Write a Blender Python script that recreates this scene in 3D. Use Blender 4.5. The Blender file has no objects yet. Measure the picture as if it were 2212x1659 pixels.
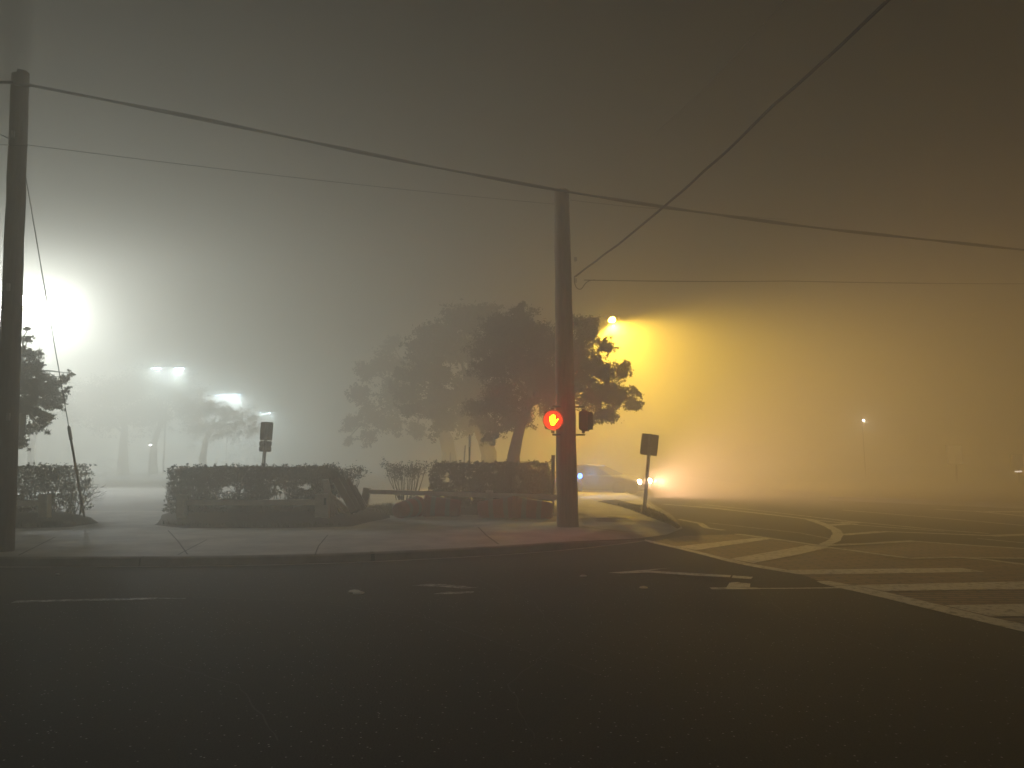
import bpy, bmesh, math, random
import numpy as np
from mathutils import Vector, Matrix, noise

S = bpy.context.scene
COL = S.collection
R = math.radians
rng = random.Random(11)

# ------------------------------------------------------------------ camera
F, CX, CY = 1640.0, 1106.0, 829.5          # focal length and centre in a 2212 x 1659 frame
CAMH, PITCH = 1.65, math.atan((984 - 829.5) / 1640.0)
cd = bpy.data.cameras.new('camera')
cd.sensor_width = 36; cd.lens = 36 * F / 2212; cd.clip_end = 2000; cd.clip_start = 0.05
cam = bpy.data.objects.new('camera', cd); COL.objects.link(cam)
cam.location = (0, 0, CAMH); cam.rotation_euler = (R(90) + PITCH, 0, 0)
S.camera = cam
cp, sp = math.cos(PITCH), math.sin(PITCH)

def ray(px, py):
    u, v = (px - CX) / F, (CY - py) / F
    return Vector((u, cp - v * sp, sp + v * cp))
def at(px, py, Y):
    d = ray(px, py); return Vector((0, 0, CAMH)) + d * (Y / d.y)
def gp(px, py, z=0.0):
    d = ray(px, py); return Vector((0, 0, CAMH)) + d * ((z - CAMH) / d.z)

# ------------------------------------------------------------------ materials
def mat(name, col, rough=0.8, scale=0, var=0.0, bump=0.0, bscale=60, spec=0.5, metal=0, detail=6, col2=None):
    m = bpy.data.materials.new(name); m.use_nodes = True
    nt = m.node_tree; b = nt.nodes['Principled BSDF']
    b.inputs['Roughness'].default_value = rough
    b.inputs['Specular IOR Level'].default_value = spec
    b.inputs['Metallic'].default_value = metal
    b.inputs['Base Color'].default_value = (*col, 1)
    tc = nt.nodes.new('ShaderNodeTexCoord')
    if scale:
        n = nt.nodes.new('ShaderNodeTexNoise'); n.inputs['Scale'].default_value = scale
        n.inputs['Detail'].default_value = detail; n.inputs['Roughness'].default_value = 0.65
        nt.links.new(tc.outputs['Object'], n.inputs['Vector'])
        r = nt.nodes.new('ShaderNodeValToRGB')
        a = col2 or tuple(c * (1 - var) for c in col); c2 = tuple(min(1, c * (1 + var)) for c in col)
        r.color_ramp.elements[0].position = 0.3; r.color_ramp.elements[1].position = 0.7
        r.color_ramp.elements[0].color = (*a, 1); r.color_ramp.elements[1].color = (*c2, 1)
        nt.links.new(n.outputs['Fac'], r.inputs['Fac']); nt.links.new(r.outputs['Color'], b.inputs['Base Color'])
    if bump:
        n = nt.nodes.new('ShaderNodeTexNoise'); n.inputs['Scale'].default_value = bscale; n.inputs['Detail'].default_value = 4
        nt.links.new(tc.outputs['Object'], n.inputs['Vector'])
        bp = nt.nodes.new('ShaderNodeBump'); bp.inputs['Strength'].default_value = bump; bp.inputs['Distance'].default_value = 0.02
        nt.links.new(n.outputs['Fac'], bp.inputs['Height']); nt.links.new(bp.outputs['Normal'], b.inputs['Normal'])
    return m

def emit(name, col, strength):
    m = bpy.data.materials.new(name); m.use_nodes = True
    nt = m.node_tree; nt.nodes.clear()
    e = nt.nodes.new('ShaderNodeEmission'); e.inputs['Color'].default_value = (*col, 1); e.inputs['Strength'].default_value = strength
    o = nt.nodes.new('ShaderNodeOutputMaterial'); nt.links.new(e.outputs[0], o.inputs['Surface'])
    return m

def leafmat(name, col, var=0.5, trans=0.25):
    m = bpy.data.materials.new(name); m.use_nodes = True
    nt = m.node_tree; nt.nodes.clear()
    o = nt.nodes.new('ShaderNodeOutputMaterial')
    d = nt.nodes.new('ShaderNodeBsdfDiffuse'); t = nt.nodes.new('ShaderNodeBsdfTranslucent'); mx = nt.nodes.new('ShaderNodeMixShader')
    g = nt.nodes.new('ShaderNodeNewGeometry'); r = nt.nodes.new('ShaderNodeValToRGB')
    r.color_ramp.elements[0].color = (*[c * (1 - var) for c in col], 1); r.color_ramp.elements[1].color = (*[c * (1 + var) for c in col], 1)
    nt.links.new(g.outputs['Random Per Island'], r.inputs['Fac'])
    nt.links.new(r.outputs[0], d.inputs['Color']); nt.links.new(r.outputs[0], t.inputs['Color'])
    mx.inputs['Fac'].default_value = trans
    nt.links.new(d.outputs[0], mx.inputs[1]); nt.links.new(t.outputs[0], mx.inputs[2]); nt.links.new(mx.outputs[0], o.inputs['Surface'])
    return m

def asphalt(name, base, rough):
    m = bpy.data.materials.new(name); m.use_nodes = True
    nt = m.node_tree; b = nt.nodes['Principled BSDF']; L = nt.links
    tc = nt.nodes.new('ShaderNodeTexCoord')
    big = nt.nodes.new('ShaderNodeTexNoise'); big.inputs['Scale'].default_value = 0.35; big.inputs['Detail'].default_value = 5
    fine = nt.nodes.new('ShaderNodeTexNoise'); fine.inputs['Scale'].default_value = 55; fine.inputs['Detail'].default_value = 3
    vor = nt.nodes.new('ShaderNodeTexVoronoi'); vor.inputs['Scale'].default_value = 70
    mp = nt.nodes.new('ShaderNodeMapping'); mp.inputs['Scale'].default_value = (0.45, 1.5, 1); L.new(tc.outputs['Object'], mp.inputs[0]); L.new(mp.outputs[0], big.inputs['Vector'])
    for n in (fine, vor): L.new(tc.outputs['Object'], n.inputs['Vector'])
    r1 = nt.nodes.new('ShaderNodeValToRGB'); e = r1.color_ramp.elements
    e[0].position, e[1].position = 0.3, 0.72
    e[0].color = (*[c * 0.55 for c in base], 1); e[1].color = (*[c * 1.5 for c in base], 1)
    L.new(big.outputs['Fac'], r1.inputs['Fac'])
    r2 = nt.nodes.new('ShaderNodeValToRGB'); e = r2.color_ramp.elements
    e[0].position, e[1].position = 0.35, 0.75
    e[0].color = (0.55, 0.55, 0.55, 1); e[1].color = (1.7, 1.65, 1.55, 1)
    L.new(fine.outputs['Fac'], r2.inputs['Fac'])
    mu = nt.nodes.new('ShaderNodeMixRGB'); mu.blend_type = 'MULTIPLY'; mu.inputs['Fac'].default_value = 1
    L.new(r1.outputs[0], mu.inputs[1]); L.new(r2.outputs[0], mu.inputs[2])
    # pale aggregate chips showing through the worn binder
    r3 = nt.nodes.new('ShaderNodeValToRGB'); e = r3.color_ramp.elements
    e[0].position, e[1].position = 0.05, 0.12; e[0].color = (1, 1, 1, 1); e[1].color = (0, 0, 0, 1)
    v2 = nt.nodes.new('ShaderNodeTexVoronoi'); v2.inputs['Scale'].default_value = 16
    L.new(tc.outputs['Object'], v2.inputs['Vector']); L.new(v2.outputs['Distance'], r3.inputs['Fac'])
    m2 = nt.nodes.new('ShaderNodeMixRGB'); m2.inputs[2].default_value = (0.55, 0.53, 0.48, 1)
    L.new(r3.outputs[0], m2.inputs['Fac']); L.new(mu.outputs[0], m2.inputs[1]); L.new(m2.outputs[0], b.inputs['Base Color'])
    b.inputs['Roughness'].default_value = rough; b.inputs['Specular IOR Level'].default_value = 0.06
    bp = nt.nodes.new('ShaderNodeBump'); bp.inputs['Strength'].default_value = 0.5; bp.inputs['Distance'].default_value = 0.01
    L.new(vor.outputs['Distance'], bp.inputs['Height']); L.new(bp.outputs[0], b.inputs['Normal'])
    return m

def paintmat(name, col, worn, base):
    """Road paint worn through to the asphalt in patches."""
    m = bpy.data.materials.new(name); m.use_nodes = True
    nt = m.node_tree; b = nt.nodes['Principled BSDF']; L = nt.links
    tc = nt.nodes.new('ShaderNodeTexCoord')
    n = nt.nodes.new('ShaderNodeTexNoise'); n.inputs['Scale'].default_value = 9; n.inputs['Detail'].default_value = 8; n.inputs['Roughness'].default_value = 0.75
    L.new(tc.outputs['Object'], n.inputs['Vector'])
    r = nt.nodes.new('ShaderNodeValToRGB'); e = r.color_ramp.elements
    e[0].position = worn - 0.06; e[1].position = worn + 0.08
    e[0].color = (*base, 1); e[1].color = (*col, 1)
    L.new(n.outputs['Fac'], r.inputs['Fac']); L.new(r.outputs[0], b.inputs['Base Color'])
    b.inputs['Roughness'].default_value = 0.7
    return m

def brickmat(name):
    m = bpy.data.materials.new(name); m.use_nodes = True
    nt = m.node_tree; b = nt.nodes['Principled BSDF']; L = nt.links
    tc = nt.nodes.new('ShaderNodeTexCoord')
    br = nt.nodes.new('ShaderNodeTexBrick'); br.inputs['Scale'].default_value = 1.0
    br.inputs['Brick Width'].default_value = 0.42; br.inputs['Row Height'].default_value = 0.13; br.inputs['Mortar Size'].default_value = 0.026
    br.inputs['Color1'].default_value = (0.31, 0.17, 0.095, 1); br.inputs['Color2'].default_value = (0.2, 0.11, 0.065, 1)
    br.inputs['Mortar'].default_value = (0.045, 0.037, 0.03, 1)
    L.new(tc.outputs['Object'], br.inputs['Vector'])
    n = nt.nodes.new('ShaderNodeTexNoise'); n.inputs['Scale'].default_value = 2.5; n.inputs['Detail'].default_value = 6
    L.new(tc.outputs['Object'], n.inputs['Vector'])
    mu = nt.nodes.new('ShaderNodeMixRGB'); mu.blend_type = 'MULTIPLY'; mu.inputs['Fac'].default_value = 0.6
    L.new(br.outputs['Color'], mu.inputs[1]); L.new(n.outputs['Fac'], mu.inputs[2]); 
    g = nt.nodes.new('ShaderNodeGamma'); g.inputs['Gamma'].default_value = 0.9
    L.new(mu.outputs[0], g.inputs[0]); L.new(g.outputs[0], b.inputs['Base Color'])
    bp = nt.nodes.new('ShaderNodeBump'); bp.inputs['Strength'].default_value = 0.8; bp.inputs['Distance'].default_value = 0.012; bp.invert = True
    L.new(br.outputs['Fac'], bp.inputs['Height']); L.new(bp.outputs[0], b.inputs['Normal'])
    b.inputs['Roughness'].default_value = 0.8
    return m

def woodmat(name, col, stretch=(14, 14, 1.2)):
    m = bpy.data.materials.new(name); m.use_nodes = True
    nt = m.node_tree; b = nt.nodes['Principled BSDF']; L = nt.links
    tc = nt.nodes.new('ShaderNodeTexCoord'); mp = nt.nodes.new('ShaderNodeMapping'); mp.inputs['Scale'].default_value = stretch
    n = nt.nodes.new('ShaderNodeTexNoise'); n.inputs['Scale'].default_value = 1.6; n.inputs['Detail'].default_value = 7; n.inputs['Roughness'].default_value = 0.7
    L.new(tc.outputs['Object'], mp.inputs[0]); L.new(mp.outputs[0], n.inputs['Vector'])
    r = nt.nodes.new('ShaderNodeValToRGB'); e = r.color_ramp.elements
    e[0].position, e[1].position = 0.3, 0.75
    e[0].color = (*[c * 0.6 for c in col], 1); e[1].color = (*[c * 1.3 for c in col], 1)
    L.new(n.outputs['Fac'], r.inputs['Fac']); L.new(r.outputs[0], b.inputs['Base Color'])
    bp = nt.nodes.new('ShaderNodeBump'); bp.inputs['Strength'].default_value = 0.6; bp.inputs['Distance'].default_value = 0.012
    L.new(n.outputs['Fac'], bp.inputs['Height']); L.new(bp.outputs[0], b.inputs['Normal'])
    b.inputs['Roughness'].default_value = 0.85
    return m

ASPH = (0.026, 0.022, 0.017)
M = dict(
    road=asphalt('worn asphalt', ASPH, 0.9),
    lot=mat('pale concrete lot', (0.30, 0.295, 0.28), 0.9, 0.4, 0.25),
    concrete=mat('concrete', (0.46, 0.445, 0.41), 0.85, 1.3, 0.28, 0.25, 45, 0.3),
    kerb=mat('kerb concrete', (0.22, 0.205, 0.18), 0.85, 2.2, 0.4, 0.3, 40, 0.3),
    lip=mat('gutter lip concrete', (0.42, 0.4, 0.36), 0.7, 3.0, 0.25),
    joint=mat('joint dirt', (0.035, 0.032, 0.028), 0.9),
    mulch=mat('dark mulch', (0.035, 0.028, 0.02), 0.95, 9, 0.6, 0.9, 30, 0.1),
    soil=mat('far ground', (0.06, 0.055, 0.04), 0.95, 0.6, 0.3, 0, 1, 0.1),
    paint=paintmat('worn white paint', (0.62, 0.6, 0.53), 0.42, (0.16, 0.15, 0.13)),
    paintfaint=paintmat('faded white paint', (0.36, 0.34, 0.3), 0.47, (0.07, 0.066, 0.06)),
    paintbroken=paintmat('broken white paint', (0.55, 0.53, 0.48), 0.5, (0.055, 0.052, 0.048)),
    brick=brickmat('stamped brick asphalt'),
    pole=woodmat('weathered pole wood', (0.27, 0.2, 0.13)),
    polel=woodmat('grey pole wood', (0.13, 0.12, 0.105)),
    fence=mat('weathered white fence paint', (0.80, 0.78, 0.72), 0.8, 5, 0.15, 0.2, 30),
    post=mat('weathered pale post wood', (0.74, 0.71, 0.64), 0.8, 7, 0.2, 0.3, 25),
    fencedark=woodmat('dark fence wood', (0.13, 0.105, 0.08)),
    wire=mat('black cable', (0.02, 0.018, 0.016), 0.6),
    steel=mat('galvanised steel', (0.33, 0.33, 0.32), 0.5, 8, 0.2, metal=0.6),
    signback=mat('sign back aluminium', (0.22, 0.215, 0.2), 0.55, 5, 0.15, metal=0.5),
    dark=mat('dark painted metal', (0.03, 0.028, 0.026), 0.55, 6, 0.3),
    drum=mat('orange red plastic', (0.34, 0.045, 0.025), 0.45, 3, 0.25),
    drumdark=mat('black rubber', (0.02, 0.02, 0.02), 0.7),
    band=mat('reflective white band', (0.22, 0.17, 0.14), 0.35, 6, 0.15),
    leaf=leafmat('hedge leaves', (0.034, 0.042, 0.02), trans=.12),
    oak=leafmat('oak leaves', (0.038, 0.044, 0.02), trans=.12),
    grass=leafmat('grass blades', (0.055, 0.07, 0.025)),
    bark=mat('bark', (0.06, 0.05, 0.038), 0.95, 6, 0.4, 0.8, 25, 0.1),
    stem=mat('shrub stems', (0.07, 0.055, 0.04), 0.9, 12, 0.3),
    guard=mat('guy guard', (0.10, 0.085, 0.05), 0.6, 8, 0.3),
    ceramic=mat('ceramic button', (0.75, 0.74, 0.7), 0.25, 12, 0.1),
    amber=mat('amber reflector', (0.8, 0.65, 0.35), 0.2),
    carpaint=mat('silver car paint', (0.08, 0.08, 0.085), 0.8, 2, 0.1),
    carpaint2=mat('grey car paint', (0.08, 0.08, 0.085), 0.8, 2, 0.1),
    glass=mat('dark window glass', (0.01, 0.011, 0.012), 0.05),
    tyre=mat('tyre rubber', (0.02, 0.02, 0.02), 0.85),
    rim=mat('wheel metal', (0.08, 0.08, 0.08), 0.5, metal=0.3),
    white=mat('white plastic', (0.7, 0.7, 0.68), 0.5, 5, 0.1),
)

# ------------------------------------------------------------------ mesh helpers
class MB:
    def __init__(s): s.v, s.f, s.mi = [], [], []
    def add(s, vs, fs, mi=0):
        b = len(s.v); s.v += [tuple(v) for v in vs]; s.f += [tuple(b + i for i in f) for f in fs]; s.mi += [mi] * len(fs); return s
    def box(s, c, size, rot=None, mi=0):
        x, y, z = (d / 2 for d in size); c = Vector(c)
        vs = [Vector(p) for p in ((-x,-y,-z),(x,-y,-z),(x,y,-z),(-x,y,-z),(-x,-y,z),(x,-y,z),(x,y,z),(-x,y,z))]
        if rot is not None: vs = [rot @ v for v in vs]
        return s.add([v + c for v in vs], [(0,3,2,1),(4,5,6,7),(0,1,5,4),(1,2,6,5),(2,3,7,6),(3,0,4,7)], mi)
    def bar(s, a, b, w, d, up=Vector((0, 0, 1)), jitter=0, mi=0, taper=1.0):
        """Square-section bar from a to b, w wide and d deep, slightly uneven like split wood."""
        a, b = Vector(a), Vector(b); t = (b - a).normalized()
        n1 = t.cross(up)
        if n1.length < 1e-3: n1 = t.cross(Vector((1, 0, 0)))
        n1.normalize(); n2 = n1.cross(t); vs = []; n = 6 if jitter else 1
        for i in range(n + 1):
            p = a.lerp(b, i / n); k = 1 + (taper - 1) * i / n
            for (u, v) in ((-1,-1),(1,-1),(1,1),(-1,1)):
                j = 1 + rng.uniform(-jitter, jitter)
                vs.append(p + n1 * (u * w / 2 * k * j) + n2 * (v * d / 2 * k * (1 + rng.uniform(-jitter, jitter))))
        fs = [(3,2,1,0), tuple(4 * n + q for q in range(4))]
        for i in range(n):
            for q in range(4): fs.append((4*i+q, 4*i+(q+1)%4, 4*i+4+(q+1)%4, 4*i+4+q))
        return s.add(vs, fs, mi)
    def tube(s, pts, rad, n=8, cap=True, mi=0, jitter=0):
        pts = [Vector(p) for p in pts]; vs, fs = [], []
        rs = rad if isinstance(rad, (list, tuple)) else [rad] * len(pts)
        up = Vector((0, 0, 1)); t0 = (pts[1] - pts[0]).normalized()
        if abs(t0.z) > 0.9: up = Vector((0, 1, 0))
        for i, p in enumerate(pts):
            t = (pts[min(i+1, len(pts)-1)] - pts[max(i-1, 0)]).normalized()
            a = t.cross(up); a = a.normalized() if a.length > 1e-4 else Vector((1,0,0)); b = a.cross(t)
            for k in range(n):
                an = 2 * math.pi * k / n; r = rs[i] * (1 + rng.uniform(-jitter, jitter))
                vs.append(p + a * (r * math.cos(an)) + b * (r * math.sin(an)))
        for i in range(len(pts) - 1):
            for k in range(n): fs.append((i*n+k, i*n+(k+1)%n, (i+1)*n+(k+1)%n, (i+1)*n+k))
        if cap: fs += [tuple(range(n))[::-1], tuple((len(pts)-1)*n + k for k in range(n))]
        return s.add(vs, fs, mi)
    def prism(s, pts, dvec, mi=0):
        n = len(pts); dvec = Vector(dvec); pts = [Vector(p) for p in pts]
        fs = [tuple(range(n)), tuple(range(2*n-1, n-1, -1))] + [(i, n+i, n+(i+1)%n, (i+1)%n) for i in range(n)]
        return s.add(pts + [p + dvec for p in pts], fs, mi)
    def lathe(s, prof, axis0, axis, n=28, mi=0, mis=None):
        """prof: (distance along axis, radius) pairs."""
        axis0, axis = Vector(axis0), Vector(axis).normalized()
        a = axis.cross(Vector((0, 0, 1))); a = a.normalized() if a.length > 1e-3 else Vector((1,0,0)); b = a.cross(axis)
        vs = [axis0 + axis * d + (a * math.cos(2*math.pi*k/n) + b * math.sin(2*math.pi*k/n)) * r for d, r in prof for k in range(n)]
        base = len(s.v); s.v += [tuple(v) for v in vs]
        for i in range(len(prof) - 1):
            for k in range(n):
                s.f.append((base+i*n+k, base+i*n+(k+1)%n, base+(i+1)*n+(k+1)%n, base+(i+1)*n+k)); s.mi.append(mis[i] if mis else mi)
        s.f.append(tuple(base+k for k in range(n))[::-1]); s.mi.append(mis[0] if mis else mi)
        s.f.append(tuple(base+(len(prof)-1)*n+k for k in range(n))); s.mi.append(mis[-1] if mis else mi)
        return s
    def build(s, name, ms, parent=None, smooth=False, bevel=0, origin=None):
        me = bpy.data.meshes.new(name)
        o3 = Vector(origin) if origin is not None else Vector((0, 0, 0))
        me.from_pydata([(v[0]-o3.x, v[1]-o3.y, v[2]-o3.z) for v in s.v], [], s.f)
        ms = ms if isinstance(ms, (list, tuple)) else [ms]
        for m in ms: me.materials.append(m)
        if len(ms) > 1: me.polygons.foreach_set('material_index', s.mi)
        bm = bmesh.new(); bm.from_mesh(me); bmesh.ops.recalc_face_normals(bm, faces=bm.faces); bm.to_mesh(me); bm.free()
        if smooth:
            me.polygons.foreach_set('use_smooth', [True] * len(me.polygons))
            try: me.set_sharp_from_angle(angle=R(40))
            except Exception: pass
        o = bpy.data.objects.new(name, me); COL.objects.link(o)
        if parent is not None:
            o.parent = parent
            o.location = o3 - parent.location if origin is not None else -parent.location
        else: o.location = o3
        if bevel:
            b = o.modifiers.new('bevel', 'BEVEL'); b.width = bevel; b.segments = 2; b.limit_method = 'ANGLE'
        return o

def tag(o, label=None, cat=None, group=None, kind=None):
    if label: o['label'] = label
    if cat: o['category'] = cat
    if group: o['group'] = group
    if kind: o['kind'] = kind
    return o
def thing(name, loc, label, cat, group=None):
    o = bpy.data.objects.new(name, None); COL.objects.link(o); o.location = loc; o.empty_display_size = 0.2
    return tag(o, label, cat, group)
def lamp(kind, loc, energy, col, parent=None, size=0.1, aim=None, angle=None, blend=0.5, name='light_source', wide=None):
    l = bpy.data.lights.new(name, kind); l.energy = energy; l.color = col
    if kind == 'AREA':
        l.shape = 'DISK'; l.size = size
        if wide: l.spread = wide
    else: l.shadow_soft_size = size
    if kind == 'SPOT': l.spot_size = angle; l.spot_blend = blend
    o = bpy.data.objects.new(name, l); COL.objects.link(o)
    loc = Vector(loc)
    q = Vector(aim).to_track_quat('-Z', 'Y') if aim is not None else None
    if q: o.rotation_euler = q.to_euler()
    if parent is not None: o.parent = parent; o.location = loc - parent.location
    else: o.location = loc
    return o
def sheet(mb, pts, z, sub=0):
    return mb.add([(p.x, p.y, z) for p in pts], [tuple(range(len(pts)))])
def strip(mb, pairs, z):
    """pairs: [(upper point, lower point)...] in ground space -> quads."""
    vs = []
    for a, b in pairs: vs += [(a.x, a.y, z), (b.x, b.y, z)]
    return mb.add(vs, [(2*i, 2*i+1, 2*i+3, 2*i+2) for i in range(len(pairs) - 1)])
def line(mb, pix, w, z, wobble=0.0):
    """A painted line along pixel-derived ground points, w metres wide, with uneven edges."""
    P0 = [gp(x, y) for x, y in pix]; P = [P0[0]]
    for a, b in zip(P0, P0[1:]):
        n = max(1, int((b - a).length / 0.25))
        P += [a.lerp(b, (i + 1) / n) for i in range(n)]
    pr = []
    for i, p in enumerate(P):
        t = (P[min(i+1, len(P)-1)] - P[max(i-1, 0)]).normalized(); n = Vector((-t.y, t.x, 0))
        k1, k2 = (1 + rng.uniform(-wobble, wobble) for _ in range(2))
        pr.append((p + n * (w / 2 * k1), p - n * (w / 2 * k2)))
    return strip(mb, pr, z)

# ------------------------------------------------------------------ ground, road, pavement
tag(MB().add([(-142,-55,-0.06),(142,-55,-0.06),(142,195,-0.06),(-142,195,-0.06)], [(0,1,2,3)]).build('ground', M['soil']), kind='structure')
tag(MB().add([(-140,-53,0),(140,-53,0),(140,193,0),(-140,193,0)], [(0,1,2,3)]).build('road', M['road']), kind='structure')

SW = 0.13
# kerb foot line (where the kerb meets the road), left to right, then round the corner up the side street
kfoot = [gp(x, y) for x, y in ((-900,1228),(0,1225),(400,1224),(700,1219),(1000,1204),(1200,1193),(1300,1181),(1392,1168))]
def resample(P, step):
    out = [P[0]]
    for a, b in zip(P, P[1:]):
        n = max(1, int((b - a).length / step)); out += [a.lerp(b, (i+1)/n) for i in range(n)]
    return out
def smooth(P, it=2):
    for _ in range(it):
        P = [P[0]] + [(P[i-1] + P[i]*2 + P[i+1]) / 4 for i in range(1, len(P)-1)] + [P[-1]]
    return P
kfoot = smooth(resample(kfoot, 0.6), 3)
def offs(P, d):
    out = []
    for i, p in enumerate(P):
        t = (P[min(i+1, len(P)-1)] - P[max(i-1, 0)]).normalized(); out.append(p + Vector((-t.y, t.x, 0)) * d)
    return out
side_edge = [gp(1475,1143), gp(1458,1125), gp(1432,1110), gp(1392,1084), Vector((4.9, 60, 0)), Vector((5.0, 120, 0))]
side_edge = smooth(resample(side_edge, 0.8), 2)
# kerb along the front: face + top, dropping to nothing at the ramp
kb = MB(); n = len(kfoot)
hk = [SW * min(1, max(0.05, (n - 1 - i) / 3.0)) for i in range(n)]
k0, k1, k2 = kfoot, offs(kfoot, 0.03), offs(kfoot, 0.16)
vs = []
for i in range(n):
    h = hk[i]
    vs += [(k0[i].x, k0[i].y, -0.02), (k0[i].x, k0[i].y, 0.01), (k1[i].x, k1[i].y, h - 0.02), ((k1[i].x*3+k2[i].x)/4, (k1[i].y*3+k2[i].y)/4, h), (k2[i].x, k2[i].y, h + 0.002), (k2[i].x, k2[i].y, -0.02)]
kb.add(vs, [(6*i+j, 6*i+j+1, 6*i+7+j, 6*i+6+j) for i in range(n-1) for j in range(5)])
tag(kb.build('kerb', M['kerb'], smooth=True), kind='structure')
kj = MB()
for q in range(3, n - 4, 5):
    t = (kfoot[q+1] - kfoot[q-1]).normalized() * (.012 if q % 2 else .03); h = hk[q]
    a0, a1, a2 = k0[q] + Vector((0,-.004,0)), k1[q] + Vector((0,-.006,0)), k2[q]
    kj.add([(a0.x-t.x, a0.y-t.y, .008), (a0.x+t.x, a0.y+t.y, .008), (a1.x+t.x, a1.y+t.y, h-.012), (a1.x-t.x, a1.y-t.y, h-.012)], [(0,1,2,3)])
    kj.add([(a1.x-t.x, a1.y-t.y+.004, h+.002), (a1.x+t.x, a1.y+t.y+.004, h+.002), (a2.x+t.x, a2.y+t.y, h+.006), (a2.x-t.x, a2.y-t.y, h+.006)], [(0,1,2,3)])
tag(kj.build('kerb_joints', M['joint']), kind='structure')
# thin pale gutter lip at the foot of the kerb
strip(g := MB(), list(zip(offs(kfoot, 0.0), offs(kfoot, -0.07))), 0.006)
tag(g.build('gutter', M['lip']), kind='structure')
# short kerb of the side street
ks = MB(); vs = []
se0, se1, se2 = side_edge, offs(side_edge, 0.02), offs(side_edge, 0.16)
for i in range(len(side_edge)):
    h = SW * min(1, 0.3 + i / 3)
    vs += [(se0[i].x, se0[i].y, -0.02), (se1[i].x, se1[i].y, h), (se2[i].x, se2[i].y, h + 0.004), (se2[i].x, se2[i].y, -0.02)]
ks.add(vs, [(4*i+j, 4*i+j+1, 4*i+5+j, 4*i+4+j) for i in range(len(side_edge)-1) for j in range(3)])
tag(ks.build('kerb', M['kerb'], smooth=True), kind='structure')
# sidewalk slab: between the kerb line and the lot, and up the side street
inner = offs(kfoot, 0.16); inner_s = offs(side_edge, 0.16)
sw = MB()
poly = [(p.x, p.y, SW) for p in inner[:-3]]
mid = [(inner[-1].x, inner[-1].y, 0.03), (gp(1440,1156).x, gp(1440,1156).y, 0.012), (side_edge[0].x, side_edge[0].y, 0.02)]
back = [(p.x, p.y, SW) for p in inner_s[2:]]
poly += mid + back + [(3.2, 120, SW), (1.2, 24, SW), (-2.0, 21.2, SW), (-60, 21.2, SW)]
sw.add(poly, [tuple(range(len(poly)))])
tag(sw.build('sidewalk', M['concrete']), kind='structure')
tag(MB().add([(-138,21.2,SW-0.02),(-2.0,21.2,SW-0.02),(1.2,24,SW-0.02),(3.2,120,SW-0.02),(3.2,190,SW-0.02),(-138,190,SW-0.02)], [tuple(range(6))]).build('parking_lot', M['lot']), kind='structure')
# sidewalk joints
jm = MB()
def joint(pix, w=0.022):
    P = [gp(x, y, SW) for x, y in pix]
    for a, b in zip(P, P[1:]):
        t = (b - a).normalized(); q = Vector((-t.y, t.x, 0)) * w / 2
        jm.add([(p.x, p.y, SW + 0.004) for p in (a - q, b - q, b + q, a + q)], [(0,1,2,3)])
joint([(363,1146),(385,1170),(405,1198)]); joint([(447,1166),(384,1199)]); joint([(708,1156),(688,1180),(680,1200)])
joint([(1033,1139),(1052,1158),(1077,1176)], 0.03); joint([(905,1119),(1010,1122),(1130,1124)], 0.03)
joint([(228,1141),(348,1139)]); joint([(1258,1138),(1330,1147),(1400,1152)], 0.04)
joint([(120,1160),(40,1200)])
tag(jm.build('sidewalk_joints', M['joint']), kind='structure')
# dark stains on the pavement near the pole
stn = MB()
def blot(px, py, rx, ry, z):
    c = gp(px, py, z); pts = []
    for k in range(22):
        a = 2*math.pi*k/22; q = 1 + 0.28*noise.noise(Vector((px*0.1+math.cos(a)*1.3, py*0.1+math.sin(a)*1.3, 0)))*2
        pts.append((c.x + rx*q*math.cos(a), c.y + ry*q*math.sin(a), z + 0.005))
    stn.add(pts, [tuple(range(22))])
blot(1345,1118,0.38,0.35,SW); blot(1330,1126,0.5,0.25,SW); blot(1310,1121,0.3,0.3,SW)
tag(stn.build('pavement_stains', mat('damp stain', (0.13,0.118,0.098), 0.7, 3, 0.35)), kind='structure')
# far pavement beyond the junction, right
fk = smooth(resample([gp(1790,1081), gp(1893,1085), gp(2212,1099), gp(2500,1113)], 1.0), 1)
m1 = MB(); fo = offs(fk, 0.16); vs = []
for a, b in zip(fk, fo): vs += [(a.x, a.y, -0.02), (a.x, a.y, 0.15), (b.x, b.y, 0.155)]
m1.add(vs, [(3*i+j, 3*i+j+1, 3*i+4+j, 3*i+3+j) for i in range(len(fk)-1) for j in range(2)])
tag(m1.build('kerb', mat('old dark kerb', (.12,.113,.1), .9, 2, .3)), kind='structure')
m1 = MB(); pts = [(p.x, p.y, 0.15) for p in fo] + [(60, fo[-1].y, 0.15), (60, 150, 0.15), (fo[0].x+4, 150, 0.15)]
m1.add(pts, [tuple(range(len(pts)))]); tag(m1.build('far_sidewalk', M['soil']), kind='structure')

# ------------------------------------------------------------------ paint and stamped brick on the road
Zb, Zp = 0.004, 0.009
br = MB()
quad = lambda mb, pts, z: sheet(mb, [gp(*p) for p in pts], z)
quad(br, [(1400,1172),(1500,1192),(1572,1210),(1635,1224),(1728,1240),(1770,1256),(1849,1272),(2030,1318),(2136,1344),(2260,1372),(2260,1220),(2073,1207),(1966,1208),(1795,1185),(1728,1175),(1660,1164),(1590,1155),(1480,1158)], Zb)
quad(br, [(1795,1184),(1966,1207),(2073,1205),(2260,1207),(2260,1190),(2212,1187),(1975,1171)], Zb)
tag(br.build('brick_crosswalk', M['brick']), kind='structure')
pw = MB()
def px_poly(mb, pts, z):
    quad(mb, pts, z)
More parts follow.
